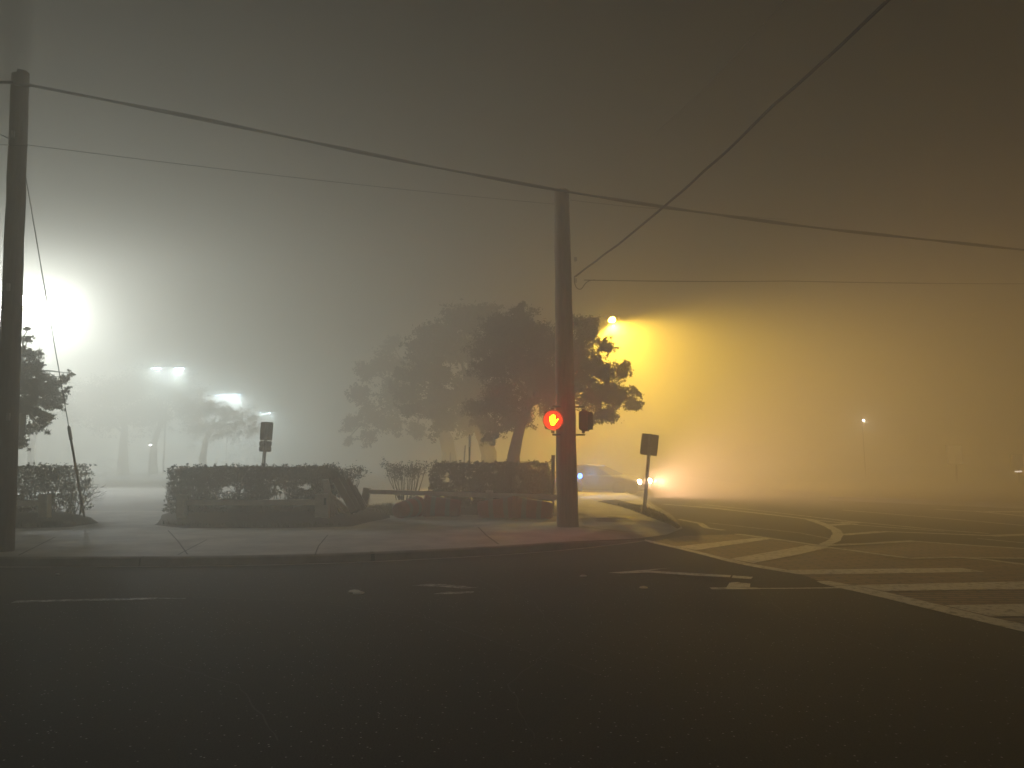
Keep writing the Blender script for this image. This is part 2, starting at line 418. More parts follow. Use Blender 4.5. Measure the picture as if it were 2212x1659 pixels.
# front border of the crossing, in two worn lengths
strip(pw, [(gp(*a), gp(*b)) for a, b in (((1393,1166),(1393,1170)),((1500,1190),(1500,1195)),((1572,1208),(1572,1214)),((1635,1221),(1635,1227)),((1700,1232),(1700,1238)))], Zp)
strip(pw, [(gp(*a), gp(*b)) for a, b in (((1764,1257),(1775,1262)),((1791,1256),(1820,1273)),((1849,1267),(1870,1284)),((1907,1279),(1925,1297)),((2034,1309),(2050,1328)),((2136,1334),(2150,1352)),((2212,1350),(2212,1367)),((2300,1371),(2300,1390)))], Zp)
# cross bars
px_poly(pw, [(2040,1310),(2260,1306),(2260,1333),(2140,1334)], Zp + 0.004)
px_poly(pw, [(1843,1266),(2260,1257),(2260,1274),(1910,1279)], Zp + 0.004)
px_poly(pw, [(1679,1233),(1880,1230),(2075,1228),(2128,1236),(1941,1240),(1723,1242)], Zp)
px_poly(pw, [(1462,1182),(1635,1163),(1668,1165),(1504,1190)], Zp + 0.004)
px_poly(pw, [(1576,1209),(1728,1182),(1742,1179),(1788,1185),(1728,1199),(1628,1218)], Zp + 0.004)
tag(pw.build('crosswalk_bars', M['paint']), kind='structure')
pl = MB()
z2 = Zp + 0.008
line(pl, [(1590,1155),(1660,1164),(1728,1174),(1795,1185),(1966,1208),(2073,1206)], 0.16, z2, 0.15)
line(pl, [(2073,1206),(2140,1212),(2260,1228)], 0.16, z2, 0.15)
line(pl, [(2085,1207.5),(2260,1209)], 0.13, z2 + 0.004, 0.15)
line(pl, [(1778,1181),(1880,1177),(1975,1171)], 0.22, z2 + 0.008, 0.15)
line(pl, [(1975,1171),(2100,1180),(2260,1190)], 0.18, z2, 0.15)
line(pl, [(1820,1157),(1905,1150)], 0.26, z2, 0.15)
line(pl, [(1905,1150),(2039,1155),(2136,1159)], 0.2, z2 + 0.004, 0.15)
line(pl, [(2136,1159),(2260,1155)], 0.3, z2, 0.2)
line(pl, [(1433,1091),(1545,1100),(1674,1115),(1747,1124),(1783,1136),(1806,1148),(1811,1157),(1803,1170),(1780,1180)], 0.21, z2 + 0.012, 0.12)
line(pl, [(1523,1091),(1674,1108),(1820,1126),(2039,1147),(2136,1154)], 0.12, z2, 0.15)
line(pl, [(1718,1120),(1856,1136),(2039,1150)], 0.12, z2 + 0.004, 0.15)
line(pl, [(1783,1138),(1844,1134)], 0.3, z2 + 0.016, 0.2)
line(pl, [(1816,1131),(1860,1132)], 0.3, z2 + 0.02, 0.2)
line(pl, [(1820,1103),(2039,1121),(2260,1141)], 0.14, z2, 0.15)
line(pl, [(2112,1165),(2260,1179)], 0.1, z2, 0.15)
line(pl, [(2020,1101),(2112,1106),(2260,1121)], 0.2, z2, 0.15)
line(pl, [(2131,1107),(2260,1107)], 0.4, z2 + 0.004, 0.2)
line(pl, [(1467,1123),(1512,1132),(1527,1142),(1563,1147)], 0.16, z2, 0.2)
tag(pl.build('junction_lines', paintmat('faded junction paint', (0.46, 0.44, 0.38), 0.42, (0.12, 0.11, 0.095))), kind='structure')
pf = MB()
line(pf, [(1530,1130),(1728,1152),(1800,1166)], 0.09, Zp, 0.3)
tag(pf.build('faded_line', M['paintfaint']), kind='structure')
# straight-on arrow and the patch line in front of the crossing
ar = MB()
px_poly(ar, [(1312,1238.5),(1390,1232.5),(1446,1228),(1400,1234),(1396,1238),(1345,1240)], Zp)
line(ar, [(1394,1236),(1480,1241.5),(1578,1247)], 0.19, Zp + 0.004, 0.12)
px_poly(ar, [(1583,1244.5),(1627,1247.5),(1622,1252),(1581,1249.5)], Zp)
tag(ar.build('lane_arrow', M['paint']), kind='structure')
pp = MB()
px_poly(pp, [(1576,1260),(1592,1258.5),(1600,1260.5),(1621,1262),(1620,1270),(1569,1271)], Zp)
line(pp, [(1535,1273),(1580,1273.3),(1640,1273)], 0.13, Zp + 0.004, 0.2)
line(pp, [(1640,1272.6),(1740,1272),(1817,1271)], 0.07, Zp, 0.25)
tag(pp.build('stop_line_remains', M['paint']), kind='structure')
wl = MB()
px_poly(wl, [(890,1266.5),(925,1262.5),(960,1263.5),(1000,1267),(1032,1271),(1000,1272.5),(945,1268.5)], Zp)
px_poly(wl, [(935,1284.5),(965,1280),(1025,1279),(1020,1282.5),(970,1285)], Zp)
tag(wl.build('worn_arrow_remains', M['paintbroken']), kind='structure')
ll = MB(); line(ll, [(30,1301.5),(120,1299.5),(220,1296.5),(340,1294)], 0.115, Zp, 0.25); line(ll, [(342,1294),(400,1294.5)], 0.05, Zp, 0.4)
tag(ll.build('lane_line', M['paintbroken']), kind='structure')
# bay lines of the lot seen through the gap in the hedges
bl = MB()
def lotline(a, b, w):
    A, B = gp(*a, SW-0.02), gp(*b, SW-0.02); t = (B-A).normalized(); q = Vector((-t.y,t.x,0))*w/2
    bl.add([(p.x,p.y,SW-0.012) for p in (A-q,B-q,B+q,A+q)], [(0,1,2,3)])
lotline((186,1107),(262,1108),0.25); lotline((262,1111),(340,1107),0.25); lotline((190,1118),(300,1112),0.12)
tag(bl.build('bay_lines', M['paintfaint']), kind='structure')

pt = MB()
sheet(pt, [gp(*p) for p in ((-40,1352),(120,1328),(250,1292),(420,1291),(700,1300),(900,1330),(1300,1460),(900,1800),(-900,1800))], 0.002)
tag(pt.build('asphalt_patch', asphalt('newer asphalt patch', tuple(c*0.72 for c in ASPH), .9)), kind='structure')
ck = MB()
def crack(pix, w):
    P = resample([gp(x, y) for x, y in pix], .12)
    P = [p + Vector((.05*noise.noise(Vector((p.x*4, p.y*4, 1))), .06*noise.noise(Vector((p.x*5, p.y*5, 7))), 0)) for p in P]
    pr = []
    for i, p in enumerate(P):
        t = (P[min(i+1, len(P)-1)] - P[max(i-1, 0)]).normalized(); n = Vector((-t.y, t.x, 0)); k = w*rng.uniform(.3, 1)
        pr.append((p + n*k/2, p - n*k/2))
    strip(ck, pr, .0035)
crack([(420,1291),(640,1298),(900,1330),(1300,1460)], .02); crack([(1000,1240),(1150,1300),(1220,1380),(1500,1450)], .016)
crack([(1220,1380),(1100,1480),(1150,1600)], .012); crack([(1640,1275),(1700,1330),(1900,1400),(2212,1460)], .016); crack([(300,1420),(520,1480),(600,1600)], .014)
tag(ck.build('road_cracks', M['joint']), kind='structure')

# raised pavement buttons
def button(px, py, m, label, r=0.05):
    p = gp(px, py); mb = MB()
    mb.lathe([(0,r),(0.006,r),(0.014,r*0.8),(0.02,r*0.4)], (0,0,0), (0,0,1), 20)
    o = mb.build('pavement_button', m, smooth=True); o.location = (p.x, p.y, 0.001); return tag(o, label, 'road stud')
for a in (((765,1278), M['ceramic'], 'white ceramic pavement button on the dark road, left one of the touching pair', 0.07),
          ((775,1281.5), M['ceramic'], 'white ceramic pavement button on the dark road, right one of the touching pair', 0.07),
          ((1260,1245), M['ceramic'], 'small pale road stud left of the tip of the lane arrow', 0.05),
          ((1390,1270), M['amber'], 'small yellowish road stud below the lane arrow', 0.055),
          ((124,1241), M['ceramic'], 'tiny pale stud on the road near the kerb at left', 0.03)):
    button(*a[0], a[1], a[2], a[3])

# ------------------------------------------------------------------ planting beds
def bed(name, pix, h, seed, m='mulch', z0=SW):
    P = [gp(x, y, z0) for x, y in pix]; c = sum(P, Vector()) / len(P)
    P = resample(P + [P[0]], 0.5)[:-1]; rings = [1.0, 0.93, 0.84, 0.7, 0.45]; hs = [0, 0.45, 0.8, 1, 1.0]
    mb = MB(); n = len(P); vs = []
    for q, hh in zip(rings, hs):
        for p in P:
            w = c + (p - c) * q; w.z = z0 + 0.003 + h * hh * (0.8 + 0.5 * noise.noise(Vector((w.x*1.1, w.y*1.1, seed))))
            vs.append(w + Vector((0.08*noise.noise(Vector((w.x*3, w.y*3, seed+5))), 0.08*noise.noise(Vector((w.x*3, w.y*3, seed+9))), 0)))
    vs.append(Vector((c.x, c.y, z0 + h)))
    fs = [(i*n+k, i*n+(k+1)%n, (i+1)*n+(k+1)%n, (i+1)*n+k) for i in range(len(rings)-1) for k in range(n)] + [(4*n+k, 4*n+(k+1)%n, 5*n) for k in range(n)]
    o = mb.add(vs, fs).build(name, M[m], smooth=True); return tag(o, kind='structure')
bed('planting_bed', [(-600,1142),(60,1142),(150,1139),(212,1130),(196,1118),(120,1103),(-600,1103)], 0.16, 1)
bed('planting_bed', [(335,1134),(400,1141),(620,1141),(760,1137),(845,1118),(840,1104),(700,1099),(380,1102),(350,1112)], 0.16, 2)
bed('planting_bed', [(845,1108),(1000,1112),(1205,1116),(1205,1094),(1000,1090),(850,1092)], 0.06, 3)
bed('grass_strip', [(1290,1083),(1340,1094),(1392,1108),(1440,1124),(1452,1134),(1466,1142),(1472,1139),(1450,1122),(1425,1107),(1390,1093),(1330,1079)], 0.03, 4, 'mulch')

# ------------------------------------------------------------------ foliage
def leaves(mb_v, mb_f, pts, size, seed, flat=0.0):
    g = np.random.default_rng(seed); P = np.asarray(pts); n = len(P)
    a = g.normal(size=(n,3)); a /= np.linalg.norm(a, axis=1)[:,None]
    b = g.normal(size=(n,3)); b -= (b*a).sum(1)[:,None]*a; b /= np.linalg.norm(b, axis=1)[:,None]
    L = size * g.uniform(0.6, 1.35, n)[:,None]; W = L * g.uniform(0.35, 0.6, n)[:,None]
    c = np.cross(a, b) * L * 0.12
    q = np.stack([P - a*L*0.5, P + b*W*0.5 + c, P + a*L*0.5, P - b*W*0.5 + c], 1).reshape(-1, 3)
    base = len(mb_v); mb_v.extend(map(tuple, q.tolist()))
    mb_f.extend((base+4*i, base+4*i+1, base+4*i+2, base+4*i+3) for i in range(n))
def leafmesh(name, pts, size, seed, m, parent):
    v, f = [], []; leaves(v, f, pts, size, seed)
    me = bpy.data.meshes.new(name); me.from_pydata(v, [], f); me.materials.append(m)
    o = bpy.data.objects.new(name, me); COL.objects.link(o); o.parent = parent; o.location = -parent.location
    return o

def tree(label, base, Y, trunk, clumps, leaf, nl, rt, spread, seed, group=None, stray=1.0):
    """trunk: pixel points from the foot up; clumps: (px, py, radius in px[, depth offset]) of leaf masses."""
    g = random.Random(seed); k = Y / F
    b = at(*base, Y); b.z = SW
    t = thing('oak_tree', b, label, 'tree', group)
    tb = MB(); TP = [b] + [at(x, y, Y) for x, y in trunk]
    tb.tube(resample(TP, 0.4), [rt * (1.25 - 0.65 * i / max(1, len(resample(TP, 0.4)) - 1)) for i in range(len(resample(TP, 0.4)))], 10, jitter=0.08)
    top = TP[-1]; pts = []
    for cl in clumps:
        px, py, rp = cl[:3]; dy = cl[3] if len(cl) > 3 else g.uniform(-spread, spread)
        c = at(px, py, Y + dy) ; r = rp * k
        m = top.lerp(c, 0.5) + Vector((g.uniform(-.3,.3), g.uniform(-.3,.3), g.uniform(0, .4)))
        st = TP[-1] if g.random() < 0.6 else TP[-2].lerp(TP[-1], 0.6)
        tb.tube([st, st.lerp(m, .5) + Vector((0,0,.12)), m, m.lerp(c, .55) + Vector((g.uniform(-.12,.12), 0, .08)), c], [rt*.3, rt*.24, rt*.17, rt*.1, rt*.05], 6, jitter=0.05)
        nt = max(7, int(20 * (rp / 40) ** 1.3)); 
        for _ in range(nt):
            d = Vector((g.gauss(0,1), g.gauss(0,1), g.gauss(0,.75))).normalized()
            ln = r * g.uniform(0.45, 1.2 * stray); e = c + d * ln + Vector((0, 0, -0.12 * ln))
            mid = c + d * ln * .5 + Vector((g.uniform(-.1,.1)*r, g.uniform(-.1,.1)*r, g.uniform(-.02,.12)*r))
            tb.tube([c, mid, e], [rt*.06, rt*.045, rt*.02], 4, cap=False)
            m_ = int(4.2 * nl * (rp / 40) ** 2 / nt) + 3
            sub = [(g.uniform(.35,1.06), Vector((g.gauss(0,1), g.gauss(0,1), g.gauss(0,.8))) * r * 0.22) for _ in range(11)]
            for _ in range(m_):
                q, o = g.choice(sub)
                w = (c.lerp(mid, q*2) if q < .5 else mid.lerp(e, q*2-1)) + o
                pts.append(w + Vector((g.gauss(0,1), g.gauss(0,1), g.gauss(0,.8))) * r * 0.10 * g.choice((.5,1,1.5)))
    tb.build('trunk', M['bark'], t, smooth=True)
    leafmesh('crown', pts, leaf, seed, M['oak'], t)
    return t

tree('dark oak right behind the wooden signal pole, its leafy edge against the yellow lamp glow', (1108,1010), 24.5,
     [(1110,985),(1116,950),(1128,905),(1150,860)],
     [(1085,700,44),(1130,682,30),(1140,725,48),(1080,750,50),(1140,790,55),(1060,800,40),(1195,745,42),(1265,720,34),(1280,695,20),(1240,765,44),(1305,750,26),
      (1300,800,38),(1250,820,40),(1345,800,24),(1295,855,38),(1340,850,32),(1368,875,22),(1312,898,26),(1280,905,16),(1370,845,16),(1180,820,48),(1085,865,46),(1055,918,30),(1120,905,38),(1060,945,16),(1030,880,28),(1200,870,34),(1130,655,10)],
     0.075, 1300, 0.21, 1.6, 101)
tree('pale oak with a forked leaning trunk, middle one of the three by the right hedge', (1058,1010), 33,
     [(1056,980),(1046,950),(1030,910),(1015,870)],
     [(1000,690,42),(1045,680,36),(955,720,42),(915,760,36),(990,760,52),(930,810,40),(870,815,24),(880,850,28),(890,885,22),(950,865,42),(1020,840,46),(1010,905,38),(960,905,30),(850,830,14)],
     0.15, 800, 0.34, 2.2, 102)
tree('faintest oak of the three by the right hedge, leftmost, nearly lost in fog', (972,1008), 43,
     [(970,980),(965,950),(940,900),(900,860)],
     [(850,745,24),(830,790,34),(795,805,28),(850,850,38),(780,855,30),(800,900,32),(760,915,26),(750,950,14),(840,915,28),(890,800,34),(900,930,24),(800,945,20)],
     0.16, 700, 0.4, 2.4, 103)
tree('oak with spiky leaf clusters at the left edge beside the grey utility pole', (-70,1020), 20.5,
     [(-65,960),(-50,900),(-30,860)],
     [(58,735,14),(48,765,16),(60,800,26),(95,812,22),(120,835,22),(152,806,8),(140,845,10),(75,845,30),(112,868,22),(90,905,14),(55,885,24),(102,935,6),(98,918,7),(20,800,40),(5,850,40),(-30,800,55),(-60,860,50),(-40,740,45),(60,712,7),(82,790,12),(140,815,9),(70,775,20),(48,795,24),(110,845,20),(90,835,24),(65,870,28),(120,880,14),(80,925,12),(45,920,26),(45,955,16),(100,895,16),(30,760,26),(130,860,12)],
     0.062, 900, 0.2, 0.9, 104, stray=1.15)
LOT = 'oaks in the fogged parking lot'
tree('ghostly oak in the fogged lot, second trunk left of the tiny white light', (265,1027), 60, [(266,1000),(266,960),(270,920)],
     [(250,850,56),(200,860,50),(290,830,50),(230,900,40),(300,890,44),(160,890,40)], 0.18, 600, 0.36, 2.5, 105, LOT)
tree('ghostly oak in the fogged lot, its trunk just right of the tiny white light', (331,1027), 63, [(330,1000),(332,960),(345,920)],
     [(350,840,46),(390,825,34),(400,860,46),(340,890,44),(420,890,36),(395,810,18)], 0.18, 600, 0.3, 2.5, 106, LOT)
tree('ghostly oak in the fogged lot, rightmost, under two far blue-white lamps', (440,1020), 70, [(438,990),(445,950),(460,920)],
     [(470,885,36),(510,900,30),(540,925,26),(480,925,34),(430,925,34),(550,905,14)], 0.18, 500, 0.3, 2.5, 107, LOT)

def hedge(label, x0, x1, Y, thick, top, seed, n, holes, zlow=0.28, ragged_l=0, ragged_r=0, leaf=0.065, sparse=None):
    g = random.Random(seed)
    A, B = at(x0, top, Y), at(x1, top, Y); zt = A.z
    t = thing('hedge', ((A.x+B.x)/2, Y + thick/2, SW), label, 'hedge')
    pts = []; tries = 0
    while len(pts) < n and tries < n * 6:
        tries += 1
        x = g.uniform(A.x, B.x); z = g.uniform(zlow, zt + 0.03)
        # leaves sit mainly in the clipped outer shell
        y = Y + thick * (g.choice((g.uniform(0, .28), g.uniform(.72, 1), g.random())))
        u = (x - A.x) / (B.x - A.x); zz = (z - SW) / (zt - SW)
        lim = zt + 0.05 * noise.noise(Vector((x*2.3, y*2, seed))) + 0.035 * noise.noise(Vector((x*9, y*7, seed))) - 0.25*max(0, 0.05-min(u,1-u))/0.05
        if z > lim: continue
        edge = 0.12 * noise.noise(Vector((z*4, y*3, seed+3)))
        if ragged_l and x < A.x + 0.12 + edge: continue
        if ragged_r and x > B.x - 0.12 - edge: continue
        d = holes(u, zz)
        if d > 0 and noise.noise(Vector((x*3.1, z*4.2, seed+20))) * 1.2 + 0.5*noise.noise(Vector((x*11, z*12, seed+30))) > 0.55 - d: continue
        if sparse and g.random() < sparse(u): continue
        pts.append((x, y, z))
    # sprigs poking out of the top
    for _ in range(int(12 * (B.x - A.x))):
        x = g.uniform(A.x+.05, B.x-.05); y = Y + g.random()*thick; z = zt + g.uniform(0, .05)
        if sparse and g.random() < sparse((x - A.x)/(B.x - A.x)): continue
        for _ in range(6): pts.append((x + g.gauss(0,.022), y + g.gauss(0,.022), z + g.gauss(0,.02)))
    sb = MB()
    for i in range(int(7 * (B.x - A.x))):
        x = g.uniform(A.x+.15, B.x-.15); y = Y + thick*g.uniform(.3,.7); p = Vector((x, y, SW + .02))
        for _ in range(4):
            e = Vector((x + g.gauss(0,.22), y + g.gauss(0,.2), g.uniform(.6, 1.0)*(zt - .1)))
            e.x = min(max(e.x, A.x+.05), B.x-.05)
            md = p.lerp(e, .5) + Vector((g.gauss(0,.05), g.gauss(0,.05), 0))
            sb.tube([p, md, e], [.014, .010, .005], 5, cap=False)
            for _ in range(2):
                q = md.lerp(e, g.random()); sb.tube([q, q + Vector((g.gauss(0,.12), g.gauss(0,.1), g.uniform(.05,.22)))], [.006, .003], 4, cap=False)
    sb.build('stems', M['stem'], t); leafmesh('foliage', pts, leaf, seed, M['leaf'], t)
    return t, A, B, zt
def low_holes(u, z): return 0.62 if 0.30 < z < 0.62 and 0.12 < u < 0.8 else (0.35 if 0.2 < z < 0.75 else 0.0)
def left_holes(u, z): return 0.5 if 0.14 < z < 0.5 and u > 0.4 else (0.32 if z < 0.8 else 0.0)
hedge('clipped hedge behind the low fence between the path opening and the broken fence', 345, 722, 18.6, 1.0, 1009, 31, 27000, low_holes, ragged_l=1)
hedge('short clipped hedge at the left edge beside the guy wire', -300, 172, 18.6, 0.9, 1007, 32, 19000, left_holes, ragged_r=1)
hedge('long clipped hedge behind the lying traffic drums and beside the wooden signal pole', 925, 1199, 20.6, 1.0, 1000, 33, 21000,
      lambda u, z: 0.3 if u < 0.25 and z < .7 else 0.02, ragged_r=1)
def shrub(label, px0, px1, py_top, foot, Y, nst, seed, leafn, leaf=0.06, bare=False, name='shrub', cat='shrub'):
    """A loose shrub: stems fan up from the foot and carry leaf tufts at their tips."""
    g = random.Random(seed); b = gp(*foot, SW); b = at(foot[0], foot[1], Y)
    t = thing(name, b, label, cat); sb = MB(); pts = []
    for i in range(nst):
        px = px0 + (px1 - px0) * (i + g.random()) / nst
        e = at(px, py_top + g.uniform(-4, 12), Y + g.uniform(-.35, .35))
        s0 = b + Vector(((e.x - b.x) * 0.45 + g.gauss(0,.04), g.gauss(0,.1), 0))
        md = s0.lerp(e, .55) + Vector((g.gauss(0,.05), g.gauss(0,.05), .03))
        sb.tube([s0, md, e], [.013, .009, .004], 5, cap=False)
        tips = [e]
        for _ in range(4):
            q = md.lerp(e, g.uniform(.1,.95)); e2 = q + Vector((g.gauss(0,.13), g.gauss(0,.13), g.uniform(.03,.22))); sb.tube([q, e2], [.006, .003], 4, cap=False); tips.append(e2)
        for tp in tips:
            for _ in range(leafn): pts.append(tp + Vector((g.gauss(0,.055), g.gauss(0,.055), g.gauss(0,.04))))
    sb.build('stems', M['stem'], t)
    if not bare: leafmesh('foliage', pts, leaf, seed, M['leaf'], t)
    return t
shrub('loose leafy shrub at the right end of the middle hedge above the broken fence', 715, 778, 1016, (738,1075), 18.9, 16, 41, 9)
shrub('open twiggy shrub with thin stems at the left end of the drum-side hedge', 830, 925, 1009, (880,1080), 20.7, 22, 42, 8)
def twiggy():
    g = random.Random(5); b = at(172, 1112, 18.2)
    t = MB()
    def grow(p, d, ln, r, lv):
        e = p + d * ln; t.tube([p, p.lerp(e,.5) + Vector((g.gauss(0,.02),g.gauss(0,.02),.01)), e], [r, r*.8, r*.55], 5, cap=False)
        if lv: 
            for _ in range(3):
                d2 = (d + Vector((g.gauss(.12,.5), g.gauss(0,.5), g.gauss(0,.4)))).normalized(); grow(p.lerp(e, g.uniform(.5,1)), d2, ln*.62, r*.6, lv-1)
    for a in (.9, .45, .2, -.1, .7): grow(b, Vector((a*.5, g.gauss(0,.2), 1)).normalized(), g.uniform(.35,.55), .013, 3)
    return tag(t.build('bare_shrub', M['stem'], origin=b), 'leafless twiggy shrub at the foot of the guy wire', 'shrub')
twiggy()
# grass: at the strip by the square sign and beside the beds
def grass():
    g = random.Random(77); v, f = [], []
    def blades(pix, n, z, h):
        P = [gp(x, y, z) for x, y in pix]
        for _ in range(n):
            i = g.randrange(1, len(P)-1); a, b = g.random(), g.random()
            if a + b > 1: a, b = 1-a, 1-b
            p = P[0] + (P[i]-P[0])*a + (P[i+1]-P[0])*b
            an = g.uniform(0, 6.28); w = .006; hh = h*g.uniform(.5,1.3); le = hh*.5
            dx, dy = math.cos(an), math.sin(an); k = len(v)
            v.extend([(p.x-dy*w, p.y+dx*w, z), (p.x+dy*w, p.y-dx*w, z), (p.x+dx*le, p.y+dy*le, z+hh)]); f.append((k,k+1,k+2))
    blades([(1330,1090),(1392,1106),(1440,1122),(1466,1141),(1452,1126),(1425,1108),(1390,1094)], 2600, SW+.01, .08)
    blades([(345,1132),(420,1138),(620,1139),(740,1135),(700,1112),(400,1112)], 2600, SW+.03, .09)
    blades([(-20,1138),(100,1139),(200,1130),(180,1118),(0,1112)], 1500, SW+.03, .09)
    blades([(770,1112),(850,1114),(865,1102),(845,1092),(775,1100)], 2500, SW+.02, .13)
    me = bpy.data.meshes.new('grass'); me.from_pydata(v, [], f); me.materials.append(M['grass'])
    o = bpy.data.objects.new('grass', me); COL.objects.link(o); tag(o, 'thin dark grass on the verge and beds', 'grass', kind='stuff')
grass()

# ------------------------------------------------------------------ utility poles and wires
def upole(px0, py0, pxt, pyt, r0, r1, m, label, notch=False, lean_y=0.0):
    b = gp(px0, py0, SW); Y = b.y; t = at(pxt, pyt, Y + lean_y)
    root = thing('utility_pole', b, label, 'utility pole')
    mb = MB(); N = 22
    P = [b.lerp(t, i/N) - Vector((0,0,.05 if i == 0 else 0)) for i in range(N+1)]
    P = [p + Vector((0.012*noise.noise(Vector((0, i*.6, px0))), 0, 0)) for i, p in enumerate(P)]
    mb.tube(P, [r0 + (r1 - r0)*i/N for i in range(N+1)], 24, jitter=0.012)
    mb.build('shaft', m, root, smooth=True, origin=None)
    return root, b, t
pl_root, plb, plt = upole(6, 1190, 44, 163, 0.165, 0.132, M['polel'], 'grey wooden utility pole with a split top at the left edge')
# split top: a tongue of wood standing higher on the right side
mb = MB(); pts = [plt + Vector((0.13*math.cos(a), 0.13*math.sin(a), -.03)) for a in [R(-80 + 160*k/10) for k in range(11)]]
mb.prism(pts, (0.004, 0, 0.085)); mb.build('split_top', M['polel'], pl_root)
mb = MB()
for yy in (290, 620, 900): 
    c = at(28 if yy < 400 else 18, yy, plb.y - .16); mb = MB(); mb.box(c, (.05, .03, .12)); mb.build('bracket', M['steel'], pl_root)
pc_root, pcb, pct = upole(1226.5, 1137, 1213, 412, 0.236, 0.168, M['pole'], 'tall brown wooden pole carrying the lit pedestrian signal')
mb = MB()
for yy in (560, 606, 700): mb = MB(); mb.box(at(1243 if yy > 500 else 1232, yy, pcb.y - .08), (.06, .05, .09)); mb.build('bracket', M['steel'], pc_root)

def wire(pts, rad, label, sag=0.0, n=24, seg=6, name='cable', jig=0.0, group=None, cat='cable'):
    P = []
    for (a, b) in zip(pts, pts[1:]):
        for i in range(n):
            s = i / n; p = a.lerp(b, s); p.z -= sag * 4 * s * (1 - s)
            if jig: p += Vector((0, 0, jig * noise.noise(Vector((p.x*1.1, p.y*1.1, 3)))))
            P.append(p)
    P.append(pts[-1]); mb = MB(); mb.tube(P, rad, seg)
    o = mb.build(name, M['wire'], smooth=True, origin=P[0]); return tag(o, label, cat, group)
A = at(64, 184, plb.y); C = at(1210, 411, pcb.y - .2); D = at(2212, 538, 25); E = at(2700, 588, 30)
W = [at(-300, 165, 9.5), at(28, 178, plb.y - .14)]
wire([W[0], W[1], at(66, 184, plb.y-.14)], .03, 'thick cable leaving the split pole top towards the left edge', .02)
def curve3(pix):   # cable through several known points
    return [at(*p) for p in pix]
y0, y1 = plb.y - .14, pcb.y - .22
def bundle(pix, r, label, n=10):
    P = curve3(pix); Q = smooth(resample(P, .5), 3); mb = MB()
    mb.tube(Q, r, 8)
    m2 = MB()
    for k in range(2):     # two lashed conductors twisted about the messenger
        m2.tube([q + Vector((0, .03*math.cos(i*.55+k*3.1), .026*math.sin(i*.55+k*3.1))) for i, q in enumerate(Q)], r*.55, 6)
    o = mb.build('cable', M['wire'], smooth=True, origin=Q[0]); m2.build('lashed_line', M['wire'], o, smooth=True, origin=None)
    return tag(o, label, 'cable')
t1 = lambda x: y0 + (y1 - y0) * (x - 65) / (1210 - 65)
bundle([(65,184,y0),(200,211,t1(200)),(400,249,t1(400)),(650,302,t1(650)),(900,354,t1(900)),(1210,412,y1),(1450,450,16.9),(1750,491,17.7),(2212,540,19),(2600,578,20)],
       .026, 'thick lashed cable crossing the whole picture from the split pole over the signal pole')
wire([at(60,313,y0), at(1198,441,y1)], .0055, 'faint thin wire under the thick cable between both wooden poles', .05, cat='wire', name='wire')
wire([at(1232,432,y1), at(1440,452,17.8), at(1700,474,20.5)], .006, 'faint short wire just right of the signal pole top', .02, cat='wire', name='wire')
wire([at(1243,598,pcb.y-.1), at(1440,443,12.2), at(1675,225,9.2), at(1917,0,7.2), at(2200,-270,5.6)], .02, 'rising cable from the signal pole to the upper right corner', .015, jig=.035)
wire([at(1262,605,pcb.y-.1), at(1700,607,19.5), at(2212,613,24), at(2600,616,27)], .011, 'level thin wire running right from the loop on the signal pole', .02, name='wire', cat='wire')
lp = [at(x, y, pcb.y - .12) for x, y in ((1241,596),(1240,606),(1243,620),(1250,628),(1257,626),(1262,614),(1270,606),(1285,604.5))]
lq = smooth(resample(lp, .04), 3); mb = MB(); mb.tube(lq, .01, 6)
tag(mb.build('cable_loop', M['wire'], smooth=True, origin=lq[0]), 'slack loop of cable hanging beside the signal pole', 'cable')
wire([at(1696,0,8.5), at(1520,190,12), at(1400,300,16)], .005, 'barely visible thin wire left of the rising cable', .02, name='wire', cat='wire')
wire([at(-80,235,10.5), at(20,300,y0)], .01, 'short thin wire reaching the split pole from the left', .03, name='wire', cat='wire')
wire([at(-40,308,11), at(20,313,y0), at(60,313,y0)], .006, 'second thin wire passing the split pole at the left edge', .01, name='wire', cat='wire')
# down guy with its guard
ga, gb, gm = at(53,366,plb.y), at(183,1116,18.0), None
gy = thing('guy_wire', gb, 'slanting guy wire with a thick guard running from the split pole to the ground', 'guy wire')
d1 = at(148,920,15.9)
MB().tube([ga, ga.lerp(d1,.5) - Vector((0,0,.015)), d1], .008, 6).build('strand', M['wire'], gy)
dd = (gb - d1).normalized()
MB().tube([d1, d1 + dd*.06, d1 + dd*.4, d1 + dd*.42, gb - Vector((0,0,.05))], [.016, .034, .036, .026, .026], 10).build('guard', M['guard'], gy, smooth=True)

# ------------------------------------------------------------------ pedestrian signals on the centre pole
def hand_outline():
    """Raised-hand symbol, palm towards the viewer, thumb to the right; unit height."""
    P = []
    def fing(x, yb, yt, w, tilt=0.0):
        n = 5
        return [(x - w/2, yb)] + [(x + tilt + w/2*math.cos(R(180 - 180*i/n)), yt + w/2*math.sin(R(180 - 180*i/n))) for i in range(n+1)] + [(x + w/2, yb)]
    P += [(-.20,.0),(-.22,.14),(-.30,.28)]
    P += fing(-.245,.60,.74,.115,-.01) + fing(-.115,.63,.86,.115,-.004) + fing(.015,.63,.925,.115) + fing(.14,.60,.84,.11,.006)
    P += [(.20,.48),(.24,.42),(.36,.55),(.42,.60),(.475,.585),(.48,.53),(.42,.44),(.30,.27),(.17,.14),(.13,0)]
    return P
HAND = emit('lit hand', (1.0, 0.026, 0.0003), 190)
HALO_DISC = emit('red halo disc', (1.0, 0.05, 0.006), 1.8)  # even red emission imitating the bloom around the hand
